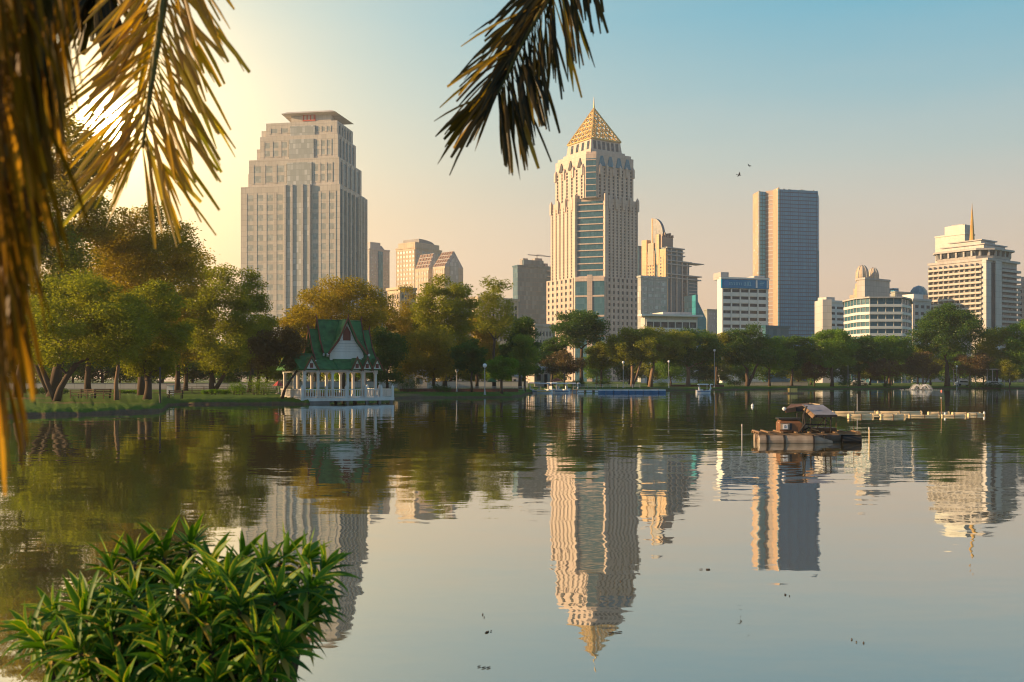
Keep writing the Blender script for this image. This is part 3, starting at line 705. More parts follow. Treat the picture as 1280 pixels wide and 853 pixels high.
simple('low_building', 'low white building with thin overhanging roof edges at the foot of the golden condominium', 436, 15, 801, 806, 872, 396, 'whitewall', 'gWin', Rr=(7, 3, 4.5, .9, .55), roof=rflow, fac='white')
def turq():
    b = Bld('glass_pavilion', 'turquoise slanted glass wedge between the condominium and the white bank block', 560, 20, 867, 870, 883)
    w = b.w; z0, z1 = b.z(385), b.z(372)
    v = [(0,0,0),(w,0,0),(w,0,b.z(399)),(w*.35,0,b.z(381)),(0,0,z1)]
    v += [(x, 12, z) for x, y, z in v]
    MB().add(v, [(0,1,2,3,4),(9,8,7,6,5),(0,5,6,1),(1,6,7,2),(2,7,8,3),(3,8,9,4),(4,9,5,0)]).build('glass_wedge', M['gTurq'], b.root)
    MB().box(-.6, .8, -.6, 12, 0, z1+1.5).build('edge_fin', M['gTurq'], b.root); b.done()
turq()
simple('office_building', 'small pale blue far block just left of the white building with the blue sign', 880, 30, 880, 884, 899, 388, 'gPale', 'gWinSoft', Rr=(4, 8, 3.6, .6, .5), fac='lgrey')

def bank():
    b = Bld('office_building', 'white ten storey block with a wide blue sign board along its roof', 480, 14, 896.5, 902, 959.5); b.facmat = 'white'
    w, d = b.w, b.d; zt = b.z(348.5)
    b.box('wall', 'white', 0, w, 0, d, 0, zt)
    rows = [361.5+8.9*k for k in range(9)]
    cw = (b.sR(958)-b.sR(903))/5
    for y in rows:
        for c in range(5):
            a0 = b.sR(903)+cw*c+.35; b.win('R', a0, a0+cw*.84, b.z(y+3.6), b.z(y), p=.10)
    for c in range(6):
        x = b.sR(903)+cw*c-.15; b.fb(b.fac, 'R', x-.28, x+.28, 0, b.z(360.5), -.05, .75)
    for y in rows:
        b.fb(b.fac, 'R', 0, w, b.z(y+8.6), b.z(y+3.9), -.05, .5)
    sg = MB().box(-.6, w+.1, -1.2, -.1, b.z(360.3), b.z(349.5)).build('sign_board', M['blue_sign'], b.root)
    MB().box(-.9, w+.4, -1.3, .5, zt-.1, zt+.7).build('cornice', M['white'], b.root)
    # pale mark and lettering on the board (unreadable at this distance in the photograph)
    y = -1.32; txt = MB()
    def ch(px0, px1, y0, y1): txt.box(b.sR(px0), b.sR(px1), y, -1.15, b.z(y1), b.z(y0))
    for p in (910.2, 912.0, 914.2, 916.1, 918.6, 920.2, 922.6, 925):
        ch(p, p+.45, 353.4, 356.6); ch(p, p+1.3, 353.2, 353.7)
    for p in (928.4, 930.0, 932.2, 934.0, 936.1):
        ch(p, p+.5, 352.3, 356.8); ch(p, p+1.4, 356.4, 356.9)
    ch(932.2, 935.8, 352.0, 352.5)
    txt.build('sign_lettering', M['signtext'], sg)
    mk = MB().lathe([(0.01, 0), (b.sR(909)-b.sR(905.2), 0), (b.sR(909)-b.sR(905.2), .12), (.01, .12)], 16)
    o = mk.build('sign_emblem', surf('sign emblem blue', (.0,.20,.50), .4, .1, 1), sg); o.rotation_euler = (R(90), 0, 0); o.location = (b.sR(906.8), -1.2, b.z(354.8))
    for p0, p1 in ((943.2, 945), (956.8, 958.6)): MB().box(b.sR(p0), b.sR(p1), -1.5, -1.1, b.z(359.5), b.z(349.8)).build('sign_strip', M['white'], sg)
    for k, yy in enumerate((351.6, 353.4, 355.3)): MB().box(b.sR(948), b.sR(954.5-k), -1.34, -1.15, b.z(yy+.6), b.z(yy)).build('sign_lettering', M['signtext'], sg)
    b.box('stair_tower', 'lgrey', 0, b.sR(912), 1, 9, zt, b.z(340)); b.box('plant_room', 'whitewall', b.sR(944), b.sR(957), 1, 9, zt, b.z(343.5)); b.box('plant_room', 'lgrey', b.sR(914), b.sR(940), 4, 9, zt, b.z(346.8))
    b.done()
bank()

def blue_tower():
    D = 905; zb = lambda y: Z(y, D)-.8; x0 = X(973, D)
    r = empty('glass_tower', (x0, D, .8), 0, 'tall plain blue glass slab tower with golden strips down its left edge', 'building')
    q = lambda px, dy: (((px-CX)/F)*(D+dy)-x0, dy)
    a, b_, c, d_, e, f_, g, h = q(941,32), q(949,15), q(957,18), q(966,13), q(973,0), q(1022,9), q(1024,44), q(944,60)
    def panel(name, mat, p, s, z0, z1, t=1.0, par=r):
        p, s = Vector(p), Vector(s); dd = (s-p).normalized(); n = Vector((dd.y, -dd.x)); i = -n*t
        return MB().prism([tuple(p), tuple(s), tuple(s+i), tuple(p+i)], z0, z1).build(name, M[mat], par)
    MB().prism([(a[0]+1, a[1]), (b_[0]+.8, b_[1]+1), (c[0], c[1]+1), (d_[0]+.6, d_[1]+1), (e[0]+.5, e[1]+1), (f_[0]-.6, f_[1]+1), (g[0]-.6, g[1]), h], 0, zb(237)).build('core', M['gBlue'], r)
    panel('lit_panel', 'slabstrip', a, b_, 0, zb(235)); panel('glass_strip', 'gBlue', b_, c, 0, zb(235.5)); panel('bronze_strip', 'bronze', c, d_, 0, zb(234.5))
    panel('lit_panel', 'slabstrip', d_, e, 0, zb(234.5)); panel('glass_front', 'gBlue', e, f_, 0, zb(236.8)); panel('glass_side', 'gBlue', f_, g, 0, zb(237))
    # vertical fins over the front, floor lines on the bronze strip
    m = MB(); P0, P1 = Vector(e), Vector(f_); n = 24
    for k in range(n+1):
        p = P0+(P1-P0)*k/n; m.box(p.x-.14, p.x+.14, p.y-.45, p.y+.1, 0, zb(236.4))
    m.build('mullion', M['gBlue'], r)
    m = MB(); P0, P1 = Vector(c), Vector(d_)
    for k in range(46):
        z = 3+k*3.9
        if z < zb(238): m.add([(P0.x, P0.y-.5, z), (P1.x, P1.y-.5, z), (P1.x, P1.y+.1, z), (P0.x, P0.y+.1, z), (P0.x, P0.y-.5, z+.9), (P1.x, P1.y-.5, z+.9), (P1.x, P1.y+.1, z+.9), (P0.x, P0.y+.1, z+.9)], [(0,3,2,1),(4,5,6,7),(0,1,5,4),(1,2,6,5),(2,3,7,6),(3,0,4,7)])
    m.build('floor_slab', M['lgrey'], r)
    m = MB(); P0, P1 = Vector(a), Vector(b_); rr = random.Random(4)
    for k in range(60):
        z = 4+k*2.45; u = rr.choice((.15,.4,.65)); p = P0+(P1-P0)*u; s = P0+(P1-P0)*(u+.2); dd = (s-p).normalized(); nn = Vector((dd.y, -dd.x))*.12
        m.prism([tuple(p+nn), tuple(s+nn), tuple(s-nn), tuple(p-nn)], z, z+1.5)
    m.build('slot_window', M['gWinSoft'], r)
    m = MB(); rr = random.Random(2); P0, P1 = Vector(e), Vector(f_)
    for k in range(26):
        p = P0+(P1-P0)*(.15+.8*k/26); h_ = rr.uniform(.2, 1.4); m.box(p.x-.5, p.x+.4, p.y+2, p.y+3, zb(237.2), zb(237)+h_)
    m.build('roof_equipment', M['bronze'], r)
    r2 = panel('sky_frame', 'gTeal', (f_[0]-.2, f_[1]-.8), (f_[0]+1.2, f_[1]+.2), 0, zb(312))
blue_tower()
def wroof(b, zt): b.box('roof_house', 'whitewall', 2, 8, 2, 8, zt, zt+3)
simple('apartment_building', 'small white block with dark window rows at the right foot of the blue slab tower', 520, 28, 1024, 1033, 1056, 378, 'white', 'gWin', L=(1, 9, 3.0, .35, .4), Rr=(2, 9, 3.0, .8, .42), roof=wroof)

def domed():
    b = Bld('hotel_building', 'beige stepped tower with two rounded dome tops behind the curved white office', 800, 38, 1062, 1081, 1104, glass='gWinSoft'); b.facmat = 'cream'
    w, d = b.w, b.d
    b.box('wall', 'cream', 0, w, 0, d, 0, b.z(368))
    for k, (pl, yt) in enumerate(((1066, 360), (1069, 352), (1071, 344))): b.box('setback_tier', 'cream', 1+k, w-2-k*3, 1+k, b.sL(pl), b.z(368)-1, b.z(yt))
    b.grid('L', 1, d-1, b.z(400), b.z(370), 6, 6, .5, .5, .4)
    def dome(cx, cy, r, y0, y1, nm='dome'):
        z0, z1 = b.z(y0), b.z(y1); pr = [(r, z0)]+[(r*math.cos(t/8*math.pi/2)+.05, z0+(z1-z0)*.35+(z1-z0)*.65*math.sin(t/8*math.pi/2)) for t in range(9)]
        o = MB().lathe(pr, 20, (cx, cy)).build(nm, M['cream'], b.root, smooth=True)
        ribs = MB()
        for k in range(10):
            t = k/10*2*math.pi; ribs.tube([(cx+(rr_+.15)*math.cos(t), cy+(rr_+.15)*math.sin(t), z) for rr_, z in pr], .25, 4)
        ribs.build('dome_rib', M['lgrey'], o)
    dome(1.5, b.sL(1075)*.8, 5.0, 351, 331); dome(b.sR(1097)*.9, b.sL(1078)*1.3, 4.2, 351, 332.5)
    MB().box(-1, 3, 2, b.sL(1070), b.z(380), b.z(354)).build('lit_shaft', M['gold_panel'], b.root)
    b.done()
domed()
def screen(b, zt):
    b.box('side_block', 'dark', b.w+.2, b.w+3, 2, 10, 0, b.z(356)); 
simple('office_building', 'blank pale wall block standing directly behind the curved white office', 560, 35, 1071, 1081, 1112, 349.5, 'lgrey', 'gWinSoft', roof=screen)
def curved_office():
    D = 430; x0 = X(1090, D); r = empty('office_building', (x0, D, .8), 0, 'low wide curved white office with five teal ribbon window floors', 'building')
    q = lambda px, dy: ((px-CX)/F*(D+dy)-x0, dy)
    z = lambda y: Z(y, D)-.8
    poly = [q(1054.5,22), q(1070,6), q(1087,0), q(1128,0), q(1138,10), q(1140,34), q(1056,44)]
    cx = sum(p[0] for p in poly)/7; cy = sum(p[1] for p in poly)/7
    sc = lambda k: [(cx+(p[0]-cx)*k, cy+(p[1]-cy)*k) for p in poly]
    MB().prism(sc(.97), 0, z(372)).build('ribbon_window', M['gTealPlain'], r)
    for yt in (381.5, 391, 400, 409, 418, 427): MB().prism(sc(1.0), z(yt+2.2), z(yt-1.2)).build('floor_band', M['white'], r)
    MB().prism(sc(1.035), z(372.8), z(371)).build('roof_slab', M['lgrey'], r)
    m = MB()
    for i in range(5):
        A, B = Vector(sc(.972)[i]), Vector(sc(.972)[i+1]); n = max(3, int((B-A).length/3.2))
        for k in range(n): p = A+(B-A)*k/n; m.box(p.x-.12, p.x+.12, p.y-.25, p.y+.1, 0, z(373))
    m.build('mullion', M['lgrey'], r)
    MB().box(*sorted((q(1050,0)[0], q(1062,0)[0])), 24, 36, 0, z(369)).build('plant_room', M['whitewall'], r)
curved_office()
simple('apartment_building', 'white stepped block right beside the curved white office', 520, 30, 1134, 1141, 1164, 376, 'whitewall', 'gWin', Rr=(3, 8, 3.6, .6, .45), L=(2, 8, 3.6, .4, .4), roof=lambda b, zt: b.box('upper_block', 'white', b.sR(1146), b.sR(1158), 2, 9, zt, b.z(367)))
simple('apartment_building', 'small far grey block with flat roof between the curved office and the balconied hotel', 800, 30, 1114, 1119, 1144, 366, 'gPale', 'gWinSoft', Rr=(5, 8, 3.6, .6, .45), fac='lgrey', roof=lambda b, zt: b.box('roof_block', 'gBlue', b.sR(1120), b.sR(1126), 2, 9, zt, b.z(360)))
def dometank(b, zt):
    MB().lathe([(7, zt), (7, zt+2), (6.2, zt+5.2), (4, zt+8), (.1, zt+9.4)], 20, (b.w*.55, 8)).build('glass_dome', M['gTeal'], b.root, smooth=True)
simple('apartment_building', 'pale far block with a rounded blue glass dome left of the balconied hotel', 800, 30, 1146, 1150, 1166, 370, 'pinkgranite', 'gWinSoft', Rr=(4, 8, 3.6, .6, .45), roof=dometank)

def hotel():
    b = Bld('hotel_building', 'large balconied hotel with an overhanging restaurant crown and a tall golden spire', 560, 36, 1162, 1232, 1271, cat='hotel'); b.facmat = 'lgrey'; b.budget = 100
    w, d = b.w, b.d; zt = b.z(325.5)
    b.box('wall', 'lgrey', 0, w, 0, d, 0, zt)
    nfl = 13; fh = (zt-b.z(410))/nfl; nb = 10; L0, L1 = b.sL(1228.5), d-.2
    slab = MB().box(0, 1, 0, 1, 0, 1)
    # left face: one balcony per bay and floor (slab, dark opening, dividing wall)
    cw = (L1-L0)/nb
    bal = MB(); bal.box(-2.0, -.05, 0, cw*.94, 0, .35); bal.box(-2.0, -1.85, 0, cw*.94, .35, 1.25); bal.box(-1.9, -.05, cw*.94, cw, .0, fh)
    balm = bal.mesh('balcony'); balm.materials.append(M['beige'])
    cnt = 0; rest = MB()
    for f in range(nfl):
        for c in range(nb):
            z = zt-1.2-(f+1)*fh; a = L0+c*cw
            if cnt < 95: link('balcony', balm, None, b.root, (0, a, z)); cnt += 1
            else:
                for v0 in ((-2.0,-.05,a,a+cw*.94,z,z+.35),(-2.0,-1.85,a,a+cw*.94,z+.35,z+1.25),(-1.9,-.05,a+cw*.94,a+cw,z,z+fh)): rest.box(*v0)
            b.win('L', a+cw*.12, a+cw*.72, z+.5, z+fh*.82, p=.1)
    # right face: deep continuous balconies
    s0 = b.sR(1249); fh2 = fh; side = MB()
    for f in range(nfl+5):
        z = zt-2.5-(f+1)*fh2
        if z < 0: break
        side.box(s0, w+1.4, -1.9, .0, z, z+.4); side.box(s0, w+1.4, -1.9, -1.75, z+.4, z+1.3)
    tag(side.build('balcony', M['lgrey'], b.root), kind='stuff')
    MB().box(s0+.2, w-.4, -.12, .1, 0, zt-3).build('balcony_recess', M['gWin'], b.root)
    if rest.v: tag(rest.build('balcony', M['beige'], b.root), kind='stuff')
    MB().box(-.8, b.sR(1239), -.8, L0-.1, 0, zt+.3).build('stair_core', M['whitewall'], b.root)
    MB().box(b.sR(1237.5), b.sR(1241.5), -1.0, .4, 0, zt-1).build('shade_strip', M['dark'], b.root)  # solid dark strip, shade between the stair cores put into its colour
    MB().box(b.sR(1241.5), s0-.05, -1.6, .3, 0, zt+.2).build('stair_core', M['whitewall'], b.root)
    MB().box(-.6, w+1, -1.6, d+1, zt, zt+1.3).build('roof_slab', M['lgrey'], b.root)
    # crown: recessed neck, flaring restaurant ring, roof plates
    za, zb_, zc, zd = b.z(323), b.z(318.5), b.z(311.5), b.z(309)
    def ring(k): cx, cy = w*.5, d*.47; return [(cx+sx_*w*k, cy+sy_*d*k) for sx_, sy_ in ((-.30,-.5),(.30,-.5),(.5,-.30),(.5,.40),(.38,.5),(-.38,.5),(-.5,.40),(-.5,-.30))]
    MB().prism(ring(.86), zt+1.3, za+.2).build('crown_neck', M['gGrey'], b.root)
    MB().prism(ring(.90), za-1, zb_, 1.08).build('crown_soffit', M['lgrey'], b.root)
    MB().prism(ring(.93), zb_, zc, 1.05).build('crown_window', M['gWin'], b.root)
    rg = ring(.98); m = MB()
    for i in range(8):
        A, B = Vector(rg[i]), Vector(rg[(i+1)%8]); n = max(2, int((B-A).length/4.2)); dd = (B-A).normalized(); nn = Vector((dd.y, -dd.x))
        for k in range(n):
            p = A+(B-A)*(k+.5)/n; q_ = [p-dd*.5-nn*1.5, p+dd*.5-nn*1.5, p+dd*.5+nn*.4, p-dd*.5+nn*.4]; m.prism([tuple(x) for x in q_], zb_, zc)
    m.build('crown_pier', M['lgrey'], b.root)
    MB().prism(ring(1.06), zc, zc+1.0).build('roof_plate', M['lgrey'], b.root)
    MB().box(w*.16, w*.84, d*.12, d*.86, zc+1, zc+3.6).build('upper_tier', M['whitewall'], b.root)
    MB().box(w*.13, w*.87, d*.09, d*.89, zc+3.6, zc+4.2).build('roof_plate', M['lgrey'], b.root)
    MB().box(w*.22, w*.66, d*.2, d*.74, zc+4.2, b.z(297.5)).build('upper_tier', M['whitewall'], b.root)
    MB().box(w*.19, w*.69, d*.17, d*.77, b.z(297.5), b.z(297.5)+.6).build('roof_plate', M['lgrey'], b.root)
    MB().box(w*.36, w*.5, d*.40, d*.54, b.z(297.5)+.6, b.z(295)).build('spire_base', M['grey'], b.root)
    cx, cy = w*.42, d*.47
    # spire px centre 1220.5
    Dz = 1+0.05; sz0, sz1 = b.z(295.5), b.z(246)
    MB().tube([(cx, cy, sz0), (cx, cy, sz0+2), (cx, cy, sz0+(sz1-sz0)*.55), (cx, cy, sz1-3), (cx, cy, sz1)], [1.6, 1.4, .8, .25, .08], 8).build('spire', surf('bronze gilded spire', (.62,.38,.10), .45, .3, .5, metal=.2), b.root)
    b.done()
hotel()
def rfp(b, zt): b.box('upper_block', 'gPale', b.sR(1206)*0+1, b.w-1, -.4+1, b.sL(1180), zt, b.z(280.5)); b.box('roof_house', 'lgrey', 4, b.w-4, 4, b.sL(1186), b.z(280.5), b.z(278.8))
simple('glass_tower', 'pale reflective glass tower rising behind the balconied hotel', 800, 36, 1169, 1206, 1218, 293, 'gPale', 'gWinSoft', roof=rfp)
simple('apartment_building', 'pinkish balconied block cut by the right edge of the picture', 600, 60, 1272, 1296, 1310, 358, 'pinkgranite', 'gWin', L=(4, 12, 3.6, .6, .5), roof=lambda b, zt: b.box('upper_block', 'pinkgranite', 2, 9, b.sL(1290), b.sL(1276), zt, b.z(345)))
simple('office_building', 'small blue grey block low behind trees at the foot of the blue slab tower', 430, 30, 953, 957, 986, 410, 'gTealPlain', 'gTeal')

# ================================================================== TREES
def crown_leaves(rng, centers, radii, nper, size, flat=.62, droop=0.0):
    allc = []
    for c, r in zip(centers, radii):
        n = max(8, int(nper*(r/np.mean(radii))**2))
        d = rng.normal(size=(n, 3)); d /= np.linalg.norm(d, axis=1)[:, None]
        rad = r*rng.random(n)**.45*(1+.25*rng.normal(size=n)*.5)
        p = d*rad[:, None]; p[:, 2] *= flat
        if droop: p[:, 2] -= droop*rng.random(n)**2*r
        allc.append(p+c)
    C = np.concatenate(allc); n = len(C)
    t = rng.normal(size=(n, 3)); t[:, 2] *= .6; t[:, 2] -= droop*.8; t /= np.linalg.norm(t, axis=1)[:, None]
    u = rng.normal(size=(n, 3)); u[:, 2] += .6; b = np.cross(t, u); b /= (np.linalg.norm(b, axis=1)[:, None]+1e-9)
    L = size*(.6+.8*rng.random(n))[:, None]; W = L*.36
    V = np.stack([C-t*L*.5, C+b*W*.55-t*L*.05, C+t*L*.5, C-b*W*.55-t*L*.05], axis=1).reshape(-1, 3)
    return V
def tree(label, px, D, ytop, wpx, ybot, mat, seed, lean=0.0, trunk_h=None, n_cl=42, nper=150, leaf=.30, style='round', r0=None, name='tree', group=None, bark='bark', forks=1, crown_off=0, hide=None, depth=.9):
    rng = np.random.default_rng(seed); rr = random.Random(seed)
    x, y = X(px, D), D; g = gz(x, y); root = empty(name, (x, y, g-.05), 0, label, 'tree', group)
    top = Z(ytop, D)-g; bot = Z(ybot, D)-g; W = wpx*D/F/2
    offx = crown_off*D/F; ch = (top-bot)
    trunk_h = trunk_h or max(1.2, bot*.95+.1*ch)
    rad = r0 or max(.12, .026*top)
    # clump centres
    cs = []
    cl_r = (W*.9*W*ch*.5/ n_cl)**(1/3)*1.15
    cl_r = min(cl_r, W*.5)
    tries = 0
    while len(cs) < n_cl and tries < 20000:
        tries += 1
        u, v, z = rr.uniform(-1,1), rr.uniform(-1,1), rr.uniform(0,1)
        if style == 'umbrella': prof = (1-abs(2*max(z, .35)-.7-.0)/1.3)**.5 if z > .35 else .55+z*1.2; prof = math.sqrt(max(0, 1-((z-.4)/.6)**2)) if z > .4 else .6+z
        elif style == 'cone': prof = 1-z*.75
        elif style == 'weep': prof = math.sqrt(max(0, 1-z**3))*.95
        else: prof = math.sqrt(max(0, 1-(2*z-.9)**2/1.25))
        q = math.hypot(u, v)
        if q > prof: continue
        if q < prof*.45 and z < .6 and rr.random() < .7: continue
        ok = rr.random()
        p = np.array((u*(W-cl_r*.7)+offx, v*(W*depth-cl_r*.7), bot+cl_r*.45+z*(ch-cl_r*1.0)))
        if any(np.linalg.norm((p-c)*np.array((1,1,1.4))) < cl_r*.85 for c in cs) and ok > .15: continue
        cs.append(p)
    radii = [cl_r*rr.uniform(.65, 1.15) for _ in cs]
    # wood: trunk and greedy branching to the clumps
    mb = MB(); fork = Vector((lean*trunk_h, 0, trunk_h)); nodes = []
    tp = [Vector((0,0,-.2)), Vector((lean*trunk_h*.25+rr.uniform(-.1,.1), 0, trunk_h*.35)), Vector((lean*trunk_h*.6+rr.uniform(-.15,.15), rr.uniform(-.1,.1), trunk_h*.7)), fork]
    mb.tube(tp, [rad*1.45, rad*1.02, rad*.9, rad*.85], 9)
    nodes.append((fork, rad*.8)); nodes.append((tp[2], rad*.7))
    if forks > 1:
        for k in range(forks-1):
            sx_ = rr.choice((-1, 1)) if k else (-1 if lean > 0 else 1)
            e = Vector((sx_*rr.uniform(.35,.6)*trunk_h*1.2, rr.uniform(-.3,.3), trunk_h*1.25)); mdl = Vector((e.x*.5, e.y*.5, trunk_h*.55))
            mb.tube([Vector((0,0,0)), mdl, e], [rad*1.0, rad*.75, rad*.6], 8); nodes.append((e, rad*.55))
    order = sorted(range(len(cs)), key=lambda i: (Vector(cs[i])-fork).length)
    for i in order:
        c = Vector(cs[i]); bi = min(nodes, key=lambda nd: (nd[0]-c).length+max(0, nd[0].z-c.z)*.8-nd[1]*1.5)
        a, ra = bi; rb = max(.025, ra*.62); L = (c-a).length
        m1 = a.lerp(c, .4)+Vector((rr.uniform(-.1,.1)*L, rr.uniform(-.1,.1)*L, rr.uniform(-.03,.14)*L)); m2 = a.lerp(c, .75)+Vector((rr.uniform(-.06,.06)*L, rr.uniform(-.06,.06)*L, rr.uniform(0,.08)*L))
        mb.tube([a, m1, m2, c], [rb, rb*.8, rb*.6, rb*.35], 5, cap=False); nodes.append((m1, rb*.8)); nodes.append((m2, rb*.6))
        for _ in range(2):
            t = c+Vector((rr.uniform(-1,1), rr.uniform(-1,1), rr.uniform(-.2,.7)))*radii[i]*.8; mb.tube([m2, c.lerp(t, .4), t], [rb*.35, rb*.28, .012], 4, cap=False)
    mb.build('trunk', M[bark], root, smooth=True)
    V = crown_leaves(rng, cs, radii, nper*2.0, leaf*1.15, droop=.9 if style == 'weep' else 0)
    link('crown', np_mesh('crown', V, np.arange(len(V)).reshape(-1, 4)), M[mat], root)
    return root
T = tree
# --- big trees on the left bank
T('tallest tree of the left bank, airy crown coloured gold for the low sun behind it', 66, 104, 132, 190, 330, 'golden', 1, lean=.25, n_cl=85, nper=330, leaf=.26, r0=.5, trunk_h=8, forks=2)
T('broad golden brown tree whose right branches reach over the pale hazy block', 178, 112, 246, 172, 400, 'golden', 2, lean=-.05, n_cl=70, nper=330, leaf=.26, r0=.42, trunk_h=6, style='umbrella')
T('dark leafy tree at the far left half hidden by hanging palm leaves', 22, 100, 220, 190, 440, 'olive', 3, lean=.1, n_cl=70, nper=300, leaf=.28, r0=.4, trunk_h=5)
T('forked dark tree leaning right over the lawn at far left', 70, 84, 330, 190, 462, 'olive', 4, lean=.55, n_cl=50, nper=300, leaf=.24, r0=.26, trunk_h=3.2, forks=2, crown_off=30)
T('short green tree with a round crown and stout trunk near the bank corner', 184, 92, 345, 120, 470, 'olive', 5, n_cl=50, nper=320, leaf=.22, r0=.32, trunk_h=2.2, style='round')
T('slim straight tree with a pale trunk behind the grassy bank corner', 146, 88, 370, 90, 445, 'olive', 6, n_cl=28, nper=260, leaf=.22, r0=.17, trunk_h=4.5, bark='bark_pale')
T('leaning forked tree with a rounded brown crown between the bank corner and the pavilion', 266, 128, 328, 100, 466, 'olive', 7, lean=-.12, n_cl=46, nper=280, leaf=.28, r0=.34, trunk_h=3.2, forks=2, crown_off=12)
T('airy brownish tree with gaps in its top left of the stepped beige tower', 312, 138, 331, 72, 462, 'olive', 8, lean=.1, n_cl=34, nper=230, leaf=.28, r0=.26, trunk_h=4.5)
T('low brown tree arching over the left end of the pavilion', 352, 105.5, 404, 84, 466, 'brown', 9, lean=.55, n_cl=34, nper=260, leaf=.20, r0=.13, trunk_h=3, crown_off=-4, depth=.35)
T('tree in shade behind the lawn left of the pavilion', 232, 150, 352, 90, 468, 'olive', 10, n_cl=34, nper=220, leaf=.34, r0=.3, trunk_h=4)
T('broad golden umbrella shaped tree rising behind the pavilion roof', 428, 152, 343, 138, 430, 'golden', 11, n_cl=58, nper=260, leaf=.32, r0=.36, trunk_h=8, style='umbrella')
T('olive tree filling the gap left of the pavilion roof', 372, 165, 372, 70, 460, 'golden', 12, n_cl=30, nper=240, leaf=.34, r0=.3, trunk_h=6)
T('dark drooping tree right beside the pavilion', 484, 146, 398, 58, 474, 'darkgreen', 13, n_cl=30, nper=280, leaf=.26, r0=.2, trunk_h=3, style='weep')
T('golden tree behind the drooping dark tree', 470, 172, 366, 92, 455, 'golden', 14, n_cl=38, nper=240, leaf=.36, r0=.3, trunk_h=7)
T('thin bare branched tree before the peach block', 506, 176, 346, 50, 450, 'golden', 15, n_cl=20, nper=130, leaf=.34, r0=.2, trunk_h=9)
T('tall olive green tree left of centre with a dense domed crown', 556, 168, 338, 96, 440, 'olive', 16, n_cl=52, nper=260, leaf=.34, r0=.34, trunk_h=7)
T('mid height golden tree with fine hanging foliage in front of the domed olive tree', 542, 156, 398, 100, 468, 'golden', 17, n_cl=44, nper=250, leaf=.28, r0=.22, trunk_h=3.5, style='weep')
T('airy tree with visible black branches left of the blue glass tower', 618, 178, 341, 66, 430, 'olive', 18, n_cl=30, nper=170, leaf=.32, r0=.28, trunk_h=9, crown_off=2)
T('small round dark green tree behind the tall white lamp', 590, 148, 420, 56, 466, 'darkgreen', 19, n_cl=28, nper=280, leaf=.24, r0=.16, trunk_h=3)
T('small dark green tree standing on the tip of the grassy point', 627, 143.5, 438, 46, 474, 'green', 20, n_cl=24, nper=260, leaf=.22, r0=.2, trunk_h=2.4)
T('green tree with yellow leaves low behind the grassy point', 656, 172, 412, 44, 472, 'bushgreen', 21, n_cl=26, nper=240, leaf=.28, r0=.18, trunk_h=3)
T('dark leafy tree behind the grassy point left of the golden pyramid tower', 650, 186, 386, 60, 462, 'darkgreen', 22, n_cl=34, nper=260, leaf=.32, r0=.28, trunk_h=6)
T('golden green tree filling the canopy behind the slim pale trunk', 110, 132, 262, 170, 452, 'golden', 50, n_cl=60, nper=260, leaf=.32, r0=.36, trunk_h=6)
T('bushy golden tree above the waterside bench', 222, 140, 292, 130, 458, 'golden', 51, n_cl=56, nper=260, leaf=.32, r0=.34, trunk_h=5)
T('green understory tree between the left lawn trees', 30, 128, 380, 110, 470, 'green', 52, n_cl=36, nper=240, leaf=.30, r0=.24, trunk_h=3)
T('yellowish green tree behind the right end of the pavilion', 456, 162, 392, 74, 472, 'olive', 53, n_cl=34, nper=260, leaf=.32, r0=.26, trunk_h=4)
T('golden tree right of the domed olive tree', 596, 186, 388, 76, 464, 'golden', 54, n_cl=36, nper=240, leaf=.36, r0=.26, trunk_h=5)
T('golden understory tree left of the domed olive tree', 514, 182, 384, 70, 468, 'golden', 55, n_cl=34, nper=240, leaf=.36, r0=.26, trunk_h=5)
T('soft green tree between the lawn trees and the pavilion', 322, 150, 388, 66, 470, 'olive', 56, n_cl=30, nper=240, leaf=.32, r0=.24, trunk_h=4)
# --- far shore
T('dark pine like tree standing before the foot of the golden pyramid tower', 727, 236, 379, 86, 436, 'darkgreen', 23, n_cl=44, nper=240, leaf=.40, r0=.4, trunk_h=9, style='umbrella')
T('small reddish brown tree beside the salmon parasol', 706, 222, 436, 62, 470, 'brown', 24, n_cl=26, nper=150, leaf=.34, r0=.2, trunk_h=3.2, bark='bark_pale')
T('broad brown green tree with a split pale trunk, first of the far shore row', 790, 236, 406, 92, 456, 'olive', 25, n_cl=50, nper=240, leaf=.40, r0=.36, trunk_h=5, style='umbrella', bark='bark_pale', forks=2, crown_off=8)
T('wide olive tree with a thick leaning pale trunk opposite the floating pontoon', 813, 240, 404, 96, 452, 'olive', 26, n_cl=50, nper=240, leaf=.40, r0=.5, trunk_h=5, lean=.15, style='umbrella', bark='bark_pale', crown_off=14)
T('dark wide crowned tree with a short orange lit trunk on the far shore', 860, 246, 407, 96, 460, 'darkgreen', 27, n_cl=48, nper=240, leaf=.42, r0=.5, trunk_h=4.5, bark='bark_pale')
T('dense green tree in front of the white block with the blue sign', 934, 256, 404, 80, 462, 'darkgreen', 28, n_cl=46, nper=240, leaf=.42, r0=.46, trunk_h=4.5, forks=2)
T('rounded green tree right of the one before the blue signed block', 962, 260, 416, 66, 466, 'green', 29, n_cl=36, nper=230, leaf=.42, r0=.3, trunk_h=4.5)
T('green tree before the foot of the blue slab tower', 990, 264, 414, 62, 462, 'darkgreen', 30, n_cl=36, nper=230, leaf=.42, r0=.3, trunk_h=5)
T('brighter green domed tree under the small white block', 1040, 262, 406, 70, 462, 'green', 31, n_cl=44, nper=240, leaf=.42, r0=.4, trunk_h=5)
T('green tree below the left half of the curved office', 1074, 268, 415, 60, 466, 'darkgreen', 32, n_cl=36, nper=240, leaf=.42, r0=.38, trunk_h=4.5)
T('olive tree below the right half of the curved office', 1112, 274, 416, 72, 456, 'green', 33, n_cl=38, nper=230, leaf=.42, r0=.3, trunk_h=6)
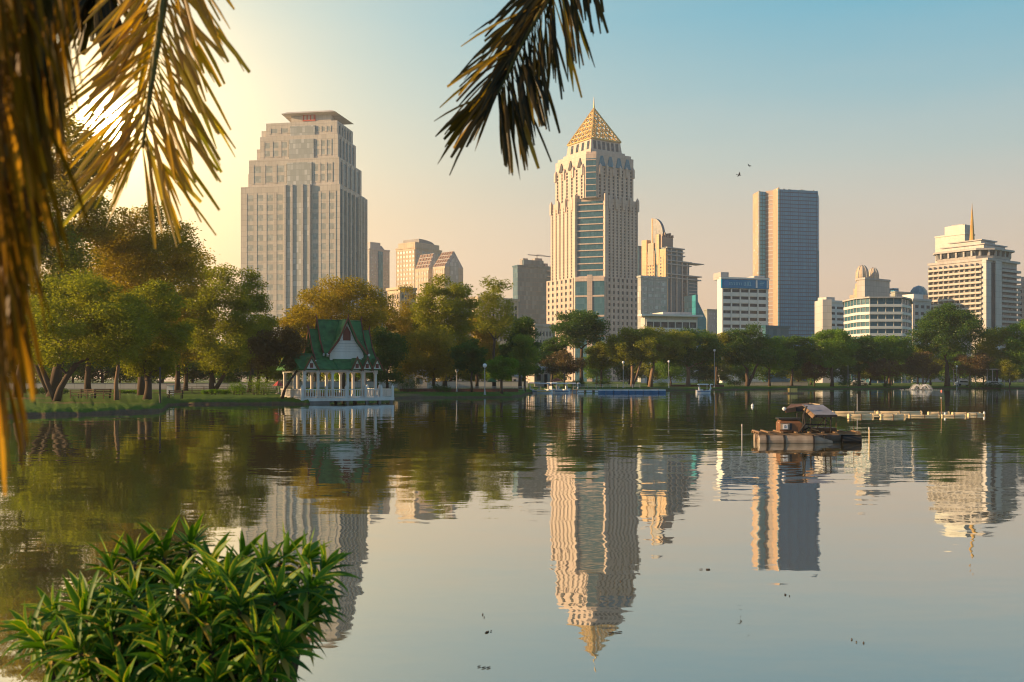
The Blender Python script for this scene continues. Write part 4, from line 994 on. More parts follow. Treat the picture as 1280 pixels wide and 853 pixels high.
T('tall dark domed tree overlapping the balconied hotel', 1184, 272, 376, 96, 448, 'darkgreen', 34, n_cl=60, nper=260, leaf=.44, r0=.6, trunk_h=6, style='umbrella')
T('brown leaved small tree with bare branches behind the fountain', 1106, 266, 444, 58, 472, 'brown', 35, n_cl=26, nper=140, leaf=.36, r0=.22, trunk_h=3, forks=2)
T('pinkish brown small tree just right of the fountain', 1154, 268, 438, 54, 472, 'brown', 36, n_cl=26, nper=170, leaf=.36, r0=.22, trunk_h=3, forks=2, bark='bark_pale')
T('brownish tree under the right flank of the balconied hotel', 1212, 270, 436, 56, 470, 'brown', 37, n_cl=26, nper=170, leaf=.36, r0=.2, trunk_h=3, bark='bark_pale')
T('olive green tree right of the balconied hotel', 1246, 276, 404, 66, 462, 'olive', 38, n_cl=38, nper=230, leaf=.42, r0=.3, trunk_h=5)
T('green tree cut by the right edge of the picture', 1282, 270, 396, 60, 462, 'green', 39, n_cl=38, nper=240, leaf=.42, r0=.36, trunk_h=5)
T('small yellow green tree near the right edge of the far lawn', 1262, 266, 446, 34, 476, 'olive', 40, n_cl=18, nper=160, leaf=.34, r0=.16, trunk_h=2.6)
T('brown leaved low tree between two dark trees on the far shore', 1018, 264, 448, 40, 474, 'brown', 41, n_cl=20, nper=150, leaf=.34, r0=.18, trunk_h=3)
T('olive tree in the dip right of the golden pyramid tower', 752, 246, 424, 50, 462, 'olive', 42, n_cl=28, nper=220, leaf=.40, r0=.3, trunk_h=5)
T('dark tree behind the reddish brown tree by the boats', 690, 244, 416, 50, 462, 'darkgreen', 43, n_cl=28, nper=220, leaf=.40, r0=.3, trunk_h=5)
T('olive tree between the white block and the dark wide tree', 896, 256, 412, 56, 460, 'olive', 44, n_cl=30, nper=220, leaf=.42, r0=.3, trunk_h=5)
# --- rows behind, closing the view under the crowns
backs = []
for i, (mt_, sd) in enumerate((('darkgreen', 61), ('olive', 62), ('green', 63))):
    backs.append((mt_, sd))
protos = []
rb = random.Random(77)
lab = {'darkgreen': 'dark rounded tree in the back row behind the shore trees', 'olive': 'olive tree in the back row behind the shore trees', 'green': 'mid green tree in the back row behind the shore trees'}
for mt_, sd in backs:
    protos.append(T(lab[mt_], 650+sd, 310, 424, 62, 476, mt_, sd, n_cl=32, nper=200, leaf=.48, r0=.3, trunk_h=3, group='back row of park trees'))
k = 0
marks = [(-60, 'far left curtain of palm leaves'), (30, 'forked leaning tree'), (115, 'slim pale trunk'), (200, 'grassy bank corner'), (285, 'lawn hedge'), (345, 'pavilion left end'), (420, 'pavilion roof'), (500, 'peach block'), (570, 'domed olive tree'), (640, 'grassy point'), (720, 'golden pyramid tower'), (800, 'blue pontoon'), (870, 'white swan boat'), (930, 'blue sign block'), (990, 'blue slab tower'), (1045, 'small white block'), (1100, 'curved white office'), (1150, 'fountain'), (1215, 'balconied hotel'), (1290, 'right picture edge')]
kinds3 = ['dark rounded', 'olive', 'mid green']; used_l = set()
for px in range(-60, 1360, 30):
    if 664 < px < 740 and px % 60 == 0: continue
    p = protos[k % 3]; k += 1
    c = copy_tree(p) if k > 3 else p
    D = (300 if px > 660 else 215 if px > 350 else 180)+rb.uniform(-6, 22); s = rb.uniform(.8, 1.05)*(.95 if px > 660 else .9)
    x, y = X(px+rb.uniform(-8, 8), D), D; c.location = (x, y, gz(x, y)-.05); c.rotation_euler.z = rb.uniform(0, 6.28); c.scale = (s, s, s*rb.uniform(.85, 1.1))
    mk = min(marks, key=lambda m_: abs(m_[0]-px)); rel = 'straight behind the' if abs(mk[0]-px) < 12 else 'just left of and behind the' if px < mk[0] else 'just right of and behind the'
    lb_ = f'{kinds3[(k-1)%3]} back row tree {rel} {mk[1]}'
    while lb_ in used_l: lb_ = lb_.replace(' back row', ' smaller back row', 1)
    used_l.add(lb_); c['label'] = lb_
# shrubs and hedges
def shrub(label, px, D, wpx, ytop, mat, seed, name='shrub', n_cl=10, nper=150, leaf=.16, group=None, deep=.8):
    rng = np.random.default_rng(seed); rr = random.Random(seed); x, y = X(px, D), D; g = gz(x, y)
    root = empty(name, (x, y, g-.03), 0, label, 'hedge' if name == 'hedge' else 'shrub', group); W = wpx*D/F/2; h = Z(ytop, D)-g
    cs = [np.array((W*.8*(2*(i+.5)/n_cl-1)+rr.uniform(-.1,.1), rr.uniform(-.5,.5)*min(W, 1.2)*deep, h*rr.uniform(.35,.66))) for i in range(n_cl)]
    V = crown_leaves(rng, cs, [h*.42]*n_cl, nper, leaf, flat=.95)
    V[:, 2] = np.maximum(V[:, 2], .03)
    link('foliage', np_mesh('foliage', V, np.arange(len(V)).reshape(-1, 4)), M[mat], root)
    mb = MB()
    for c in cs: mb.tube([(c[0]*.8, c[1]*.6, 0), tuple(c)], [.04, .015], 4)
    mb.build('stem', M['bark'], root)
shrub('bright yellow green shrub left of the pavilion', 326, 118, 30, 466, 'bushgreen', 1, n_cl=12)
shrub('dark round shrub left of the bright yellow green shrub', 297, 119, 22, 476, 'green', 2)
shrub('long low clipped hedge between the lawn trees and the bright shrub', 270, 120, 42, 486, 'green', 3, name='hedge', n_cl=16)
shrub('dark shrub right of the pavilion terrace', 512, 146, 24, 470, 'darkgreen', 4)
shrub('dark low shrub left of the tall white lamp', 552, 146, 26, 480, 'darkgreen', 5)
shrub('dark green hedge behind the pontoon under the split trunk tree', 754, 236, 26, 473, 'darkgreen', 6, name='hedge', leaf=.22)
shrub('round yellow green bush at the foot of the leaning pale trunk', 828, 234, 12, 474, 'bushgreen', 7, leaf=.2, n_cl=5)
shrub('dark hedge behind the white swan boat', 883, 244, 28, 473, 'darkgreen', 8, name='hedge', leaf=.22)
shrub('dark shrub left of the umbrella stand on the far lawn', 722, 226, 20, 474, 'darkgreen', 9, leaf=.22)
shrub('dark hedge beneath the dense green tree by the blue signed block', 918, 252, 22, 474, 'darkgreen', 10, name='hedge', leaf=.24)
shrub('dark green shrub on the far lawn left of the fountain', 1109, 264, 12, 479, 'darkgreen', 11, leaf=.2, n_cl=6)
shrub('green bush by the far shelter near the right edge', 1218, 268, 16, 470, 'green', 12, leaf=.24, n_cl=6)
shrub('dark hedge at the foot of the tree below the curved office', 1060, 262, 30, 474, 'darkgreen', 13, name='hedge', leaf=.24)
shrub('low green hedge on the far lawn before the balconied hotel trees', 1238, 270, 40, 476, 'darkgreen', 14, name='hedge', leaf=.24, n_cl=14)
shrub('low dark hedge along the lawn behind the leaning tree at far left', 60, 118, 60, 484, 'darkgreen', 15, name='hedge', n_cl=18)
shrub('green hedge right of the slim pale trunk on the left lawn', 160, 124, 46, 487, 'green', 16, name='hedge', n_cl=16)

# ================================================================== PAVILION
def pavilion():
    D = 107.0; cx, cz = X(418, D), 0
    r = empty('lake_pavilion', (cx, D+3.0, 0), R(30), 'white lakeside pavilion with steep green Thai roofs standing over the water', 'pavilion')
    zz = lambda py: Z(py, D)
    zp = zz(497)       # deck top
    A, B, AR = 5.3, 3.6, 3.1; TR = 4.75
    MB().box(-A-.3, TR+.15, -B-.3, B+.3, zp-.35, zp).build('deck', M['pavwhite'], r)
    m = MB()
    for x in (-A, -2.6, -.4, 1.8, AR+.2, TR-.1):
        for y in (-B, 0, B): m.box(x-.14, x+.14, y-.14, y+.14, -.8, zp-.35)
    m.build('pier', M['stone'], r)
    MB().box(-A-.3, -2.6, -B-.32, B, .30, zp-.36).build('base_wall', M['pavwhite'], r)
    MB().box(-A-.2, -2.7, -B-.2, B, -.6, .296).build('footing', M['stone'], r)
    # balustrade
    rail = MB(); h = .92
    def balus(p, q):
        p, q = Vector(p), Vector(q); d = q-p; L = d.length; u = d.normalized(); a = math.atan2(u.y, u.x)
        Mx = Matrix.Translation((p.x, p.y, zp)) @ Matrix.Rotation(a, 4, 'Z')
        rail.box(0, L, -.07, .07, h-.10, h, Mx); rail.box(0, L, -.06, .06, .06, .14, Mx)
        n = int(L/.26)
        for k in range(n):
            x = (k+.5)*L/n; rail.box(x-.045, x+.045, -.035, .035, .14, h-.1, Mx)
    pts = [(-A-.15, B), (-A-.15, -B-.15), (TR, -B-.15), (TR, B)]
    for a, b_ in zip(pts, pts[1:]): balus(a, b_)
    rail.build('balustrade', M['pavwhite'], r)
    for (x, y) in pts[1:]+[(3.4, -B-.15), (1.6, -B-.15), (-.6, -B-.15), (-2.8, -B-.15), (TR, 0)]:
        MB().box(x-.13, x+.13, y-.13, y+.13, zp, zp+1.08).prism([(x-.15, y-.15), (x+.15, y-.15), (x+.15, y+.15), (x-.15, y+.15)], zp+1.08, zp+1.38, .1).build('newel_post', M['pavwhite'], r)
    # columns
    ze = zz(465.5)
    for x in (-A+.2, -3.6, -2.0, -.3, 1.4, AR-.2):
        for y in (-B+.25, B-.25):
            MB().box(x-.13, x+.13, y-.13, y+.13, zp, ze).box(x-.19, x+.19, y-.19, y+.19, zp, zp+.25).box(x-.19, x+.19, y-.19, y+.19, ze-.2, ze).build('column', M['pavwhite'], r)
    for x in (-A+.2, AR-.2): MB().box(x-.13, x+.13, -.13, .13, zp, ze).build('column', M['pavwhite'], r)
    MB().box(-A, AR, -B, B, ze, ze+.28).build('entablature', M['pavwhite'], r)
    # benches / teal figure inside: a low parapet seat at the back
    MB().box(-A+.6, AR-.6, B-.7, B-.3, zp, zp+.45).build('bench', M['wood'], r)
    # lower skirt roof: two pitched wings (left and right) with ridge along x
    zl = zz(447)
    def wing(x0, x1, nm):
        MB().slab([(x0, -B-.55, ze+.2), (x1, -B-.55, ze+.2), (x1, -.9, zl+.35), (x0, -.9, zl+.35)], .12).build(nm, M['greentile'], r)
        MB().slab([(x1, B+.55, ze+.2), (x0, B+.55, ze+.2), (x0, .9, zl+.35), (x1, .9, zl+.35)], .12).build(nm, M['greentile'], r)
    wing(-A-.5, -1.6, 'lower_roof'); wing(1.6, AR+.3, 'lower_roof')
    for x, s in ((-A-.5, -1), (AR+.3, 1)):
        MB().slab([(x, B+.55, ze+.2), (x, -B-.55, ze+.2), (x-s*1.6, -.9, zl+.35), (x-s*1.6, .9, zl+.35)][::(1 if s < 0 else -1)], .12).build('lower_roof', M['greentile'], r)
    MB().slab([(-1.6, -B-.5, ze+.25), (1.6, -B-.5, ze+.25), (1.6, -1.5, zl+.2), (-1.6, -1.5, zl+.2)], .12).build('lower_roof', M['greentile'], r)
    # row of three small gablets over the right front eaves
    def gablet(x, y0, wd, h_, z0, dep, par_name='gablet'):
        z1 = z0+h_
        o = MB().add([(x-wd, y0+.12, z0), (x+wd, y0+.12, z0), (x, y0+.12, z1), (x-wd, y0+.2, z0), (x+wd, y0+.2, z0), (x, y0+.2, z1)], [(0,1,2),(5,4,3),(0,3,4,1),(1,4,5,2),(2,5,3,0)]).build(par_name, M['pavwhite'], r)
        MB().slab([(x-wd-.12, y0, z0-.15), (x, y0, z1+.08), (x, y0+dep, z1+.08), (x-wd-.12, y0+dep, z0-.15)][::-1], .09).build('gablet_roof', M['greentile'], o)
        MB().slab([(x+wd+.12, y0, z0-.15), (x+wd+.12, y0+dep, z0-.15), (x, y0+dep, z1+.08), (x, y0, z1+.08)][::-1], .09).build('gablet_roof', M['greentile'], o)
        bb = MB()
        for s in (-1, 1):
            bb.slab([(x+s*(wd+.2), y0-.04, z0-.28), (x, y0-.04, z1+.04), (x, y0-.04, z1+.26), (x+s*(wd+.2), y0-.04, z0-.04)], .06*s)
        bb.build('bargeboard', M['barge'], o)
        MB().box(x-.16, x+.16, y0+.04, y0+.14, z0+.1, z0+h_*.5).build('gablet_louvre', M['barge'], o)
    for x in (.45, 1.6, 2.75): gablet(x, -B-.75, .50, 1.10, ze+.35, 1.6)
    for x in (-4.6,): gablet(x, -B-.75, .62, 1.15, ze+.35, 1.6)
    # central tower block
    zc = zz(441)
    MB().box(-1.75, 1.75, -1.75, 1.75, ze+.28, zc+.15).build('upper_wall', M['pavwhite'], r)
    # steep cross gables; arms: A = -y (towards the lake), others telescoped lower
    zpk = zz(398); Wg = 2.0; Lr = 2.75
    def arm(ang, L, zpeak, zeave, wd, name, front=True, inner=0):
        Mx = Matrix.Rotation(ang, 4, 'Z')
        T_ = lambda pts_: [Mx @ Vector(p) for p in pts_]
        # concave steep slopes in two pitches
        zmid = zeave+(zpeak-zeave)*.36; xm = wd*.52
        for s in (-1, 1):
            q = T_([(s*xm, -L, zmid), (0, -L, zpeak), (0, -inner, zpeak), (s*xm, -inner, zmid)]); q = q if s < 0 else q[::-1]
            q2 = T_([(s*(wd+.18), -L, zeave-.12), (s*xm, -L, zmid), (s*xm, -inner, zmid), (s*(wd+.18), -inner, zeave-.12)]); q2 = q2 if s < 0 else q2[::-1]
            MB().slab(q[::-1], .10).slab(q2[::-1], .10).build(name, M['greentile'], r)
        bb = MB()
        for s in (-1, 1):
            for (xa, za, xb, zb_) in ((s*(wd+.3), zeave-.3, s*xm, zmid), (s*xm, zmid, 0, zpeak)):
                bb.slab(T_([(xa, -L-.05, za-.10), (xb, -L-.05, zb_-.10), (xb, -L-.05, zb_+.22), (xa, -L-.05, za+.22)]), .10*s)
        bo = bb.build('bargeboard', M['barge'], r)
        MB().tube(T_([(0, -L, zpeak+.1), (0, -L-.12, zpeak+.3), (0, -L-.02, zpeak+.55)]), [.09, .06, .015], 6).build('finial', M['barge'], bo)
        for s in (-1, 1): MB().tube(T_([(s*(wd+.28), -L-.05, zeave-.3), (s*(wd+.42), -L-.05, zeave-.12)]), [.11, .07], 6).build('eave_finial', M['pavwhite'], bo)
        if front:
            g = MB(); y0 = -L+.42
            g.add(T_([(-wd+.1, y0, zeave), (wd-.1, y0, zeave), (xm, y0, zmid), (0, y0, zpeak-.15), (-xm, y0, zmid), (-wd+.1, y0+.2, zeave), (wd-.1, y0+.2, zeave), (xm, y0+.2, zmid), (0, y0+.2, zpeak-.15), (-xm, y0+.2, zmid)]), [(0,1,2,3,4),(9,8,7,6,5),(0,5,6,1),(1,6,7,2),(2,7,8,3),(3,8,9,4),(4,9,5,0)])
            go = g.build('gable_wall', M['pavwhite'], r)
            lv = MB(); v = T_([(-.42, y0-.06, zeave+1.35), (.42, y0-.06, zeave+1.35), (.42, y0-.06, zeave+2.2), (0, y0-.06, zpeak-.75), (-.42, y0-.06, zeave+2.2), (-.42, y0+.02, zeave+1.35), (.42, y0+.02, zeave+1.35), (.42, y0+.02, zeave+2.2), (0, y0+.02, zpeak-.75), (-.42, y0+.02, zeave+2.2)])
            lv.add(v, [(0,1,2,3,4),(9,8,7,6,5),(0,5,6,1),(1,6,7,2),(2,7,8,3),(3,8,9,4),(4,9,5,0)]); lv.build('louvre', M['barge'], go)
            cl_ = MB()
            for k in range(7): z = zeave+.1+k*.3; hw = min(wd-.15, wd*(1-(z-zeave)/(zpeak-zeave))*.9); cl_.add(T_([(-hw, y0-.03, z), (hw, y0-.03, z), (hw, y0-.03, z+.04), (-hw, y0-.03, z+.04)]), [(0,1,2,3)])
            cl_.build('cladding_joint', M['lgrey'], go)
            MB().add(T_([(-wd+.1, y0, zc-1.0), (wd-.1, y0, zc-1.0), (wd-.1, y0, zeave), (-wd+.1, y0, zeave), (-wd+.1, y0+2, zc-1.0), (wd-.1, y0+2, zc-1.0), (wd-.1, y0+2, zeave), (-wd+.1, y0+2, zeave)]), [(0,1,2,3),(7,6,5,4),(0,4,5,1),(1,5,6,2),(2,6,7,3),(3,7,4,0)]).build('gable_base_wall', M['pavwhite'], r)
    arm(0, Lr, zpk, zc, Wg, 'main_roof')
    for an in (math.pi/2*3, math.pi/2, math.pi):
        arm(an, Lr-.2, zpk, zc, Wg, 'main_roof', front=True)
        arm(an, Lr+.75, zpk-1.05, zc-.75, Wg+.12, 'lower_tier_roof', front=False, inner=Lr-.9)
    return r
pavilion()

# ================================================================== LAMPS, PARK THINGS
def lamp(label, px, D, yglobe, ybase=None, r=.22):
    x, y = X(px, D), D; g = gz(x, y); h = Z(yglobe, D)-g
    o = empty('street_lamp', (x, y, g-.02), 0, label, 'street lamp', 'park lamps with white globes')
    MB().tube([(0,0,0), (0,0,h*.98)], [.07, .05], 8).build('pole', M['steel'], o)
    MB().lathe([(.14, 0), (.16, .1), (.11, .4), (.08, .7)], 10).build('base', M['steel'], o)
    MB().lathe([(.02, h-r)]+[(r*math.sin(t/10*math.pi), h-r*math.cos(t/10*math.pi)) for t in range(1, 10)]+[(.02, h+r)], 16).build('lamp_globe', M['globe'], o, smooth=True)
    MB().lathe([(.13, h-r-.06), (.13, h-r+.04)], 10).build('collar', M['steel'], o)
lamp('white globed park lamp standing on the grassy point right of the pavilion', 606, 141.6, 457, r=.30)
lamp('tall white lamp on the far shore above the swan boat', 893, 240, 438, r=.3)
lamp('white globed lamp before the trunk of the first far shore row tree', 779, 222, 453, r=.28)
lamp('white globed lamp right of the leaning pale trunk', 836, 230, 452, r=.28)
lamp('white lamp below the small white block on the far shore', 1060, 262, 448, r=.28)
lamp('short white globed lamp left of the grassy point', 571, 150, 463, r=.25)
lamp('white lamp on the lawn near the big tree roots at the right', 1196, 268, 458, r=.28)
def post():
    D = 84; x = X(200, D); g = gz(x, D); o = empty('park_post', (x, D, g-.02), 0, 'slim dark brown post on the lawn at the grassy bank corner', 'post')
    MB().tube([(0,0,0), (0,0,2.9)], [.085, .075], 8).build('pole', M['black'], o); MB().lathe([(.1, 2.9), (.1, 2.97), (.02, 3.02)], 8).build('cap', M['black'], o)
post()
# kiosk
def kiosk(label, px0, px1, D, ytop, mat='whitewall', door=True, name='kiosk'):
    x0, x1 = X(px0, D), X(px1, D); g = gz((x0+x1)/2, D); h = Z(ytop, D)-g; w_ = x1-x0
    o = empty(name, (x0, D, g-.02), 0, label, 'kiosk')
    MB().box(0, w_, 0, 3, 0, h*.8).build('wall', M[mat], o)
    MB().add([(-.3,-.4,h*.8),(w_+.3,-.4,h*.8),(w_+.3,3.4,h*.8),(-.3,3.4,h*.8),(w_*.2,1.5,h),(w_*.8,1.5,h)], [(0,3,2,1),(0,1,5,4),(1,2,5),(2,3,4,5),(3,0,4)]).build('roof', M['lgrey'], o)
    if door: MB().box(w_*.62, w_*.82, -.06, .02, 0, h*.62).build('door', M['dark'], o)
    MB().box(w_*.15, w_*.4, -.06, .02, h*.3, h*.6).build('window', M['gWin'], o)
kiosk('white kiosk with a dark doorway left of the salmon parasol', 668, 688, 232, 458)
kiosk('pale yellow hut behind the shrub right of the pavilion', 497, 516, 168, 459, 'cream', False, 'garden_hut')
kiosk('low white hut behind the dark shrub right of the pavilion', 518, 534, 172, 462, 'whitewall', False, 'garden_hut')
kiosk('small white hut under the yellow leaved tree', 640, 652, 206, 467, 'whitewall', False, 'garden_hut')
def parasol(label, px, D, ytop, wpx, mat):
    x = X(px, D); g = gz(x, D); h = Z(ytop, D)-g; rr_ = wpx*D/F/2
    o = empty('parasol', (x, D, g-.02), 0, label, 'parasol')
    MB().lathe([(rr_, h*.62), (rr_*.95, h*.66), (rr_*.4, h*.88), (.03, h)], 8).build('canopy', M[mat], o)
    MB().tube([(0,0,0), (0,0,h*.95)], .04, 6).build('pole', M['steel'], o)
    MB().lathe([(.35, 0), (.35, .12), (.06, .2)], 10).build('base', M['stone'], o)
parasol('salmon parasol by the boat landing beside the white kiosk', 696, 226, 472.5, 17, 'pinkcloth')
parasol('red parasol behind the left end of the pavilion', 348, 124, 476, 14, 'redcloth')
parasol('green topped parasol behind the grassy point', 615, 176, 472, 13, 'greentile')
def bench(label, px, D, w_=1.6, rz=0, grp='park benches'):
    x = X(px, D); g = gz(x, D); o = empty('park_bench', (x, D, g), rz, label, 'bench', grp)
    s = MB(); 
    for k in range(3): s.box(-w_/2, w_/2, -.25+k*.17, -.12+k*.17, .42, .46)
    s.build('seat', M['wood'], o)
    s = MB()
    for k in range(2): s.box(-w_/2, w_/2, .27, .31, .58+k*.17, .70+k*.17)
    s.build('backrest', M['wood'], o)
    for sx_ in (-1, 1):
        for y_ in (-.2, .26): MB().box(sx_*w_*.42-.04, sx_*w_*.42+.04, y_-.04, y_+.04, 0, .42 if y_ < 0 else .88).build('leg', M['black'], o)
bench('wooden bench near the water right of the bank corner', 219, 102.6)
bench('bench on the left lawn behind the slim pale trunk', 128, 96, rz=.2)
bench('dark bench on the lawn right of the forked leaning tree', 108, 95, rz=-.1)
bench('bench under trees on the far lawn left of the fountain', 1080, 266, 2.0)
def signbox():
    D = 110; x = X(213, D); g = gz(x, D); o = empty('notice_box', (x, D, g), 0, 'small white box standing on the lawn behind the waterside bench', 'notice box')
    MB().box(-.35, .35, -.2, .2, .25, 1.15).build('cabinet', M['white'], o); MB().box(-.42, .42, -.26, .26, 1.15, 1.22).build('lid', M['lgrey'], o)
    for s in (-1, 1): MB().box(s*.28-.04, s*.28+.04, -.1, .1, 0, .25).build('leg', M['steel'], o)
signbox()
def railing(label, px0, px1, D, h=.9, mat='steel', name='railing'):
    x0, x1 = X(px0, D), X(px1, D); g = gz((x0+x1)/2, D); o = empty(name, (x0, D, g-.03), 0, label, 'railing'); L = x1-x0; n = int(L/1.5)
    for k in range(n+1): MB().box(L*k/n-.04, L*k/n+.04, -.04, .04, 0, h).build('post', M[mat], o)
    for z in (.35, .62, h-.06): MB().box(0, L, -.025, .025, z, z+.05).build('rail', M[mat], o)
railing('pale timber railing across the left lawn behind the leaning tree', 88, 150, 92, mat='wood')
railing('pale railing along the path at the right of the lawn hedge', 225, 345, 128, mat='wood')
railing('white railing behind the grassy point', 500, 655, 152.5, .8, 'lgrey')
railing('thin white railing along the landing behind the pontoon', 716, 800, 218, .9, 'lgrey')
def wall_low(label, px0, px1, D, h, mat, name='planter_wall'):
    x0, x1 = X(px0, D), X(px1, D); g = gz((x0+x1)/2, D); o = empty(name, (x0, D, g-.03), 0, label, 'low wall'); L = x1-x0
    MB().box(0, L, 0, .35, 0, h).build('wall', M[mat], o); MB().box(-.05, L+.05, -.05, .40, h, h+.08).build('coping', M['stone'], o)
wall_low('long low brick planter wall behind the grassy point', 500, 648, 150, .45, 'brick')
wall_low('low brick planter edging under the far shore trees left of the lamp', 838, 905, 246, .5, 'brick')
wall_low('pale low wall on the far shore behind the trees in the centre', 920, 1010, 275, 1.0, 'lgrey')
wall_low('brownish perimeter wall at the back of the left lawn', -60, 345, 172, 1.1, 'beige', 'perimeter_wall')
wall_low('pale perimeter wall at the back of the middle park', 350, 660, 205, 1.3, 'beige', 'perimeter_wall')
def shelter(label, px0, px1, D, yt, mat):
    x0, x1 = X(px0, D), X(px1, D); g = gz((x0+x1)/2, D); h = Z(yt, D)-g; L = x1-x0; o = empty('park_shelter', (x0, D, g-.03), 0, label, 'shelter')
    MB().box(-.3, L+.3, -.3, 3.3, h-.25, h).build('roof', M[mat], o)
    for i in range(4):
        for y_ in (0, 3): MB().box(L*i/3-.1, L*i/3+.1, y_-.1, y_+.1, 0, h-.25).build('post', M['lgrey'], o)
shelter('long flat yellowish roofed shelter under the trees near the right edge', 1198, 1262, 272, 461, 'cream')
def van(label, px, D, mat):
    x = X(px, D); g = gz(x, D); o = empty('parked_car', (x, D, g), 0, label, 'car')
    b = MB(); pr = [(-2.1,.35),(2.1,.35),(2.15,.9),(1.5,1.0),(.9,1.5),(-1.2,1.5),(-1.9,1.0),(-2.1,.9)]
    n = len(pr); b.add([(p, -.85, z) for p, z in pr]+[(p, .85, z) for p, z in pr], [tuple(range(n)), tuple(reversed(range(n, 2*n)))]+[(i, n+i, n+(i+1)%n, (i+1)%n) for i in range(n)]); b.build('body', M[mat], o)
    MB().box(-1.25, .85, -.87, .87, 1.03, 1.38).build('window', M['gWin'], o)
    for sx_ in (-1.3, 1.35):
        for s in (-.8, .8):
            w_ = MB().lathe([(.33, -.1), (.33, .1)], 14).build('wheel', M['black'], o); w_.rotation_euler = (R(90), 0, 0); w_.location = (sx_, s, .33)
van('small white car parked on the far lawn right of the big dark tree', 1242, 272.5, 'boatwhite')
van('white car half hidden under the trees below the balconied hotel', 1204, 276, 'boatwhite')
van('white car under the trees below the small white block', 1074, 276, 'boatwhite')

# ================================================================== ON THE WATER
def pontoon():
    D = 182; x0, x1 = X(748, D), X(832.5, D); L = x1-x0
    o = empty('floating_pontoon', (x0, D, 0), 0, 'long low blue floating pontoon with a white top in front of the far shore', 'pontoon'); n = 9
    for k in range(n):
        a, b_ = L*k/n+.04, L*(k+1)/n-.04
        f = MB().prism([(a, 0), (b_, 0), (b_, 1.6), (a, 1.6)], -.25, .48, .985).build('float_block', M['boatblue'], o)
        MB().box(a, b_, -.03, 1.63, .48, .66).build('deck_edge', M['boatwhite'], f)
pontoon()
def dock():
    D = 190; x0, x1 = X(716, D), X(750, D); L = x1-x0
    o = empty('landing_stage', (x0, D, 0), -.05, 'pale wooden landing stage with posts left of the blue pontoon', 'landing stage')
    MB().box(0, L, 0, 2, .45, .65).build('deck', M['pipe'], o)
    for k in range(8): MB().tube([(L*k/7, .1, -.6), (L*k/7, .1, 1.1)], .07, 6).build('post', M['wood'], o)
    MB().box(0, L, .05, .11, 1.05, 1.12).build('rail', M['pipe'], o)
    for k in range(3): MB().box(1+k*1.6, 2.1+k*1.6, -.05, .03, .05, .42).build('fender', M['boatwhite'], o)
dock()
def pedalboat(label, px, D, s=1.0, rz=0, swan=False, trim='boatblue', grp='white pedal boats at the landing'):
    o = empty('pedal_boat', (X(px, D), D, 0), rz, label, 'pedal boat', grp)
    hull = MB(); sec = []
    n = 9
    for i in range(n):
        t = i/(n-1); w_ = .75*math.sin(math.pi*min(1, .12+t*.88))**.45 if t < .97 else .25; z = .42+.18*(2*t-1)**2; x = (t-.5)*2.6
        sec.append([(x, -w_, z), (x, -w_*.8, -.15), (x, w_*.8, -.15), (x, w_, z)])
    for i in range(n-1):
        for k in range(3): hull.add([sec[i][k], sec[i+1][k], sec[i+1][k+1], sec[i][k+1]], [(0,1,2,3)])
        hull.add([sec[i][3], sec[i+1][3], sec[i+1][0], sec[i][0]], [(0,1,2,3)])
    hull.add(sec[0], [(0,1,2,3)]); hull.add(sec[-1], [(3,2,1,0)])
    h = hull.build('hull', M['boatwhite'], o, smooth=False)
    MB().box(-1.2, 1.15, -.79, -.70, .22, .34).box(-1.2, 1.15, .70, .79, .22, .34).build('trim_stripe', M[trim], h)
    for y_ in (-.32, .32): MB().box(-.7, -.1, y_-.25, y_+.25, .5, .66).box(-.8, -.65, y_-.25, y_+.25, .6, 1.15).build('seat', M['boatyellow' if trim == 'boatyellow' else 'boatwhite'], o)
    for sx_ in (-.8, .7):
        for y_ in (-.6, .6): MB().tube([(sx_, y_, .45), (sx_, y_, 1.55)], .03, 5).build('canopy_post', M['steel'], o)
    MB().prism([(-1.0, -.8), (.95, -.8), (.95, .8), (-1.0, .8)], 1.55, 1.72, .8).build('canopy', M['boatwhite'], o)
    if swan:
        MB().tube([(1.15, 0, .4), (1.4, 0, .9), (1.3, 0, 1.35), (1.38, 0, 1.6), (1.62, 0, 1.62), (1.85, 0, 1.5)], [.22, .14, .10, .13, .12, .03], 8).build('swan_neck', M['boatwhite'], o, smooth=True)
    o.scale = (s, s, s)
pedalboat('lone white swan pedal boat floating off the far shore', 879, 184, 1.0, swan=True, grp='pedal boats')
pedalboat('white pedal boat with a teal stripe, leftmost at the landing', 668, 186, 1.15, .1)
pedalboat('white pedal boat nearest the first with a yellow seat', 681, 184, 1.1, -.15, trim='boatyellow')
pedalboat('white pedal boat moored in the middle of the landing', 693, 192, 1.1, .4, trim='black')
pedalboat('white pedal boat moored right of the middle under the parasol', 703, 188, 1.1, -.1)
pedalboat('white swan headed pedal boat moored beside the landing stage', 713, 194, 1.1, .2, swan=True)
pedalboat('white pedal boat in the back of the moored cluster below the parasol', 690, 198, 1.15, .0, trim='boatyellow')
def workraft():
    D = 178; o = empty('work_raft', (X(992, D), D, 0), .1, 'small yellow cabin raft with a dark flat roof far out on the lake', 'raft')
    MB().box(-1.5, 1.5, -1, 1, -.15, .22).build('hull', M['wood'], o); MB().box(-.85, .45, -.6, .6, .22, .95).build('cabin', M['boatyellow'], o)
    for sx_ in (-.9, .7):
        for y_ in (-.7, .7): MB().tube([(sx_, y_, .2), (sx_, y_, 1.35)], .04, 5).build('post', M['black'], o)
    MB().box(-1.0, 1.1, -.85, .85, 1.33, 1.42).build('roof', M['dark'], o)
workraft()
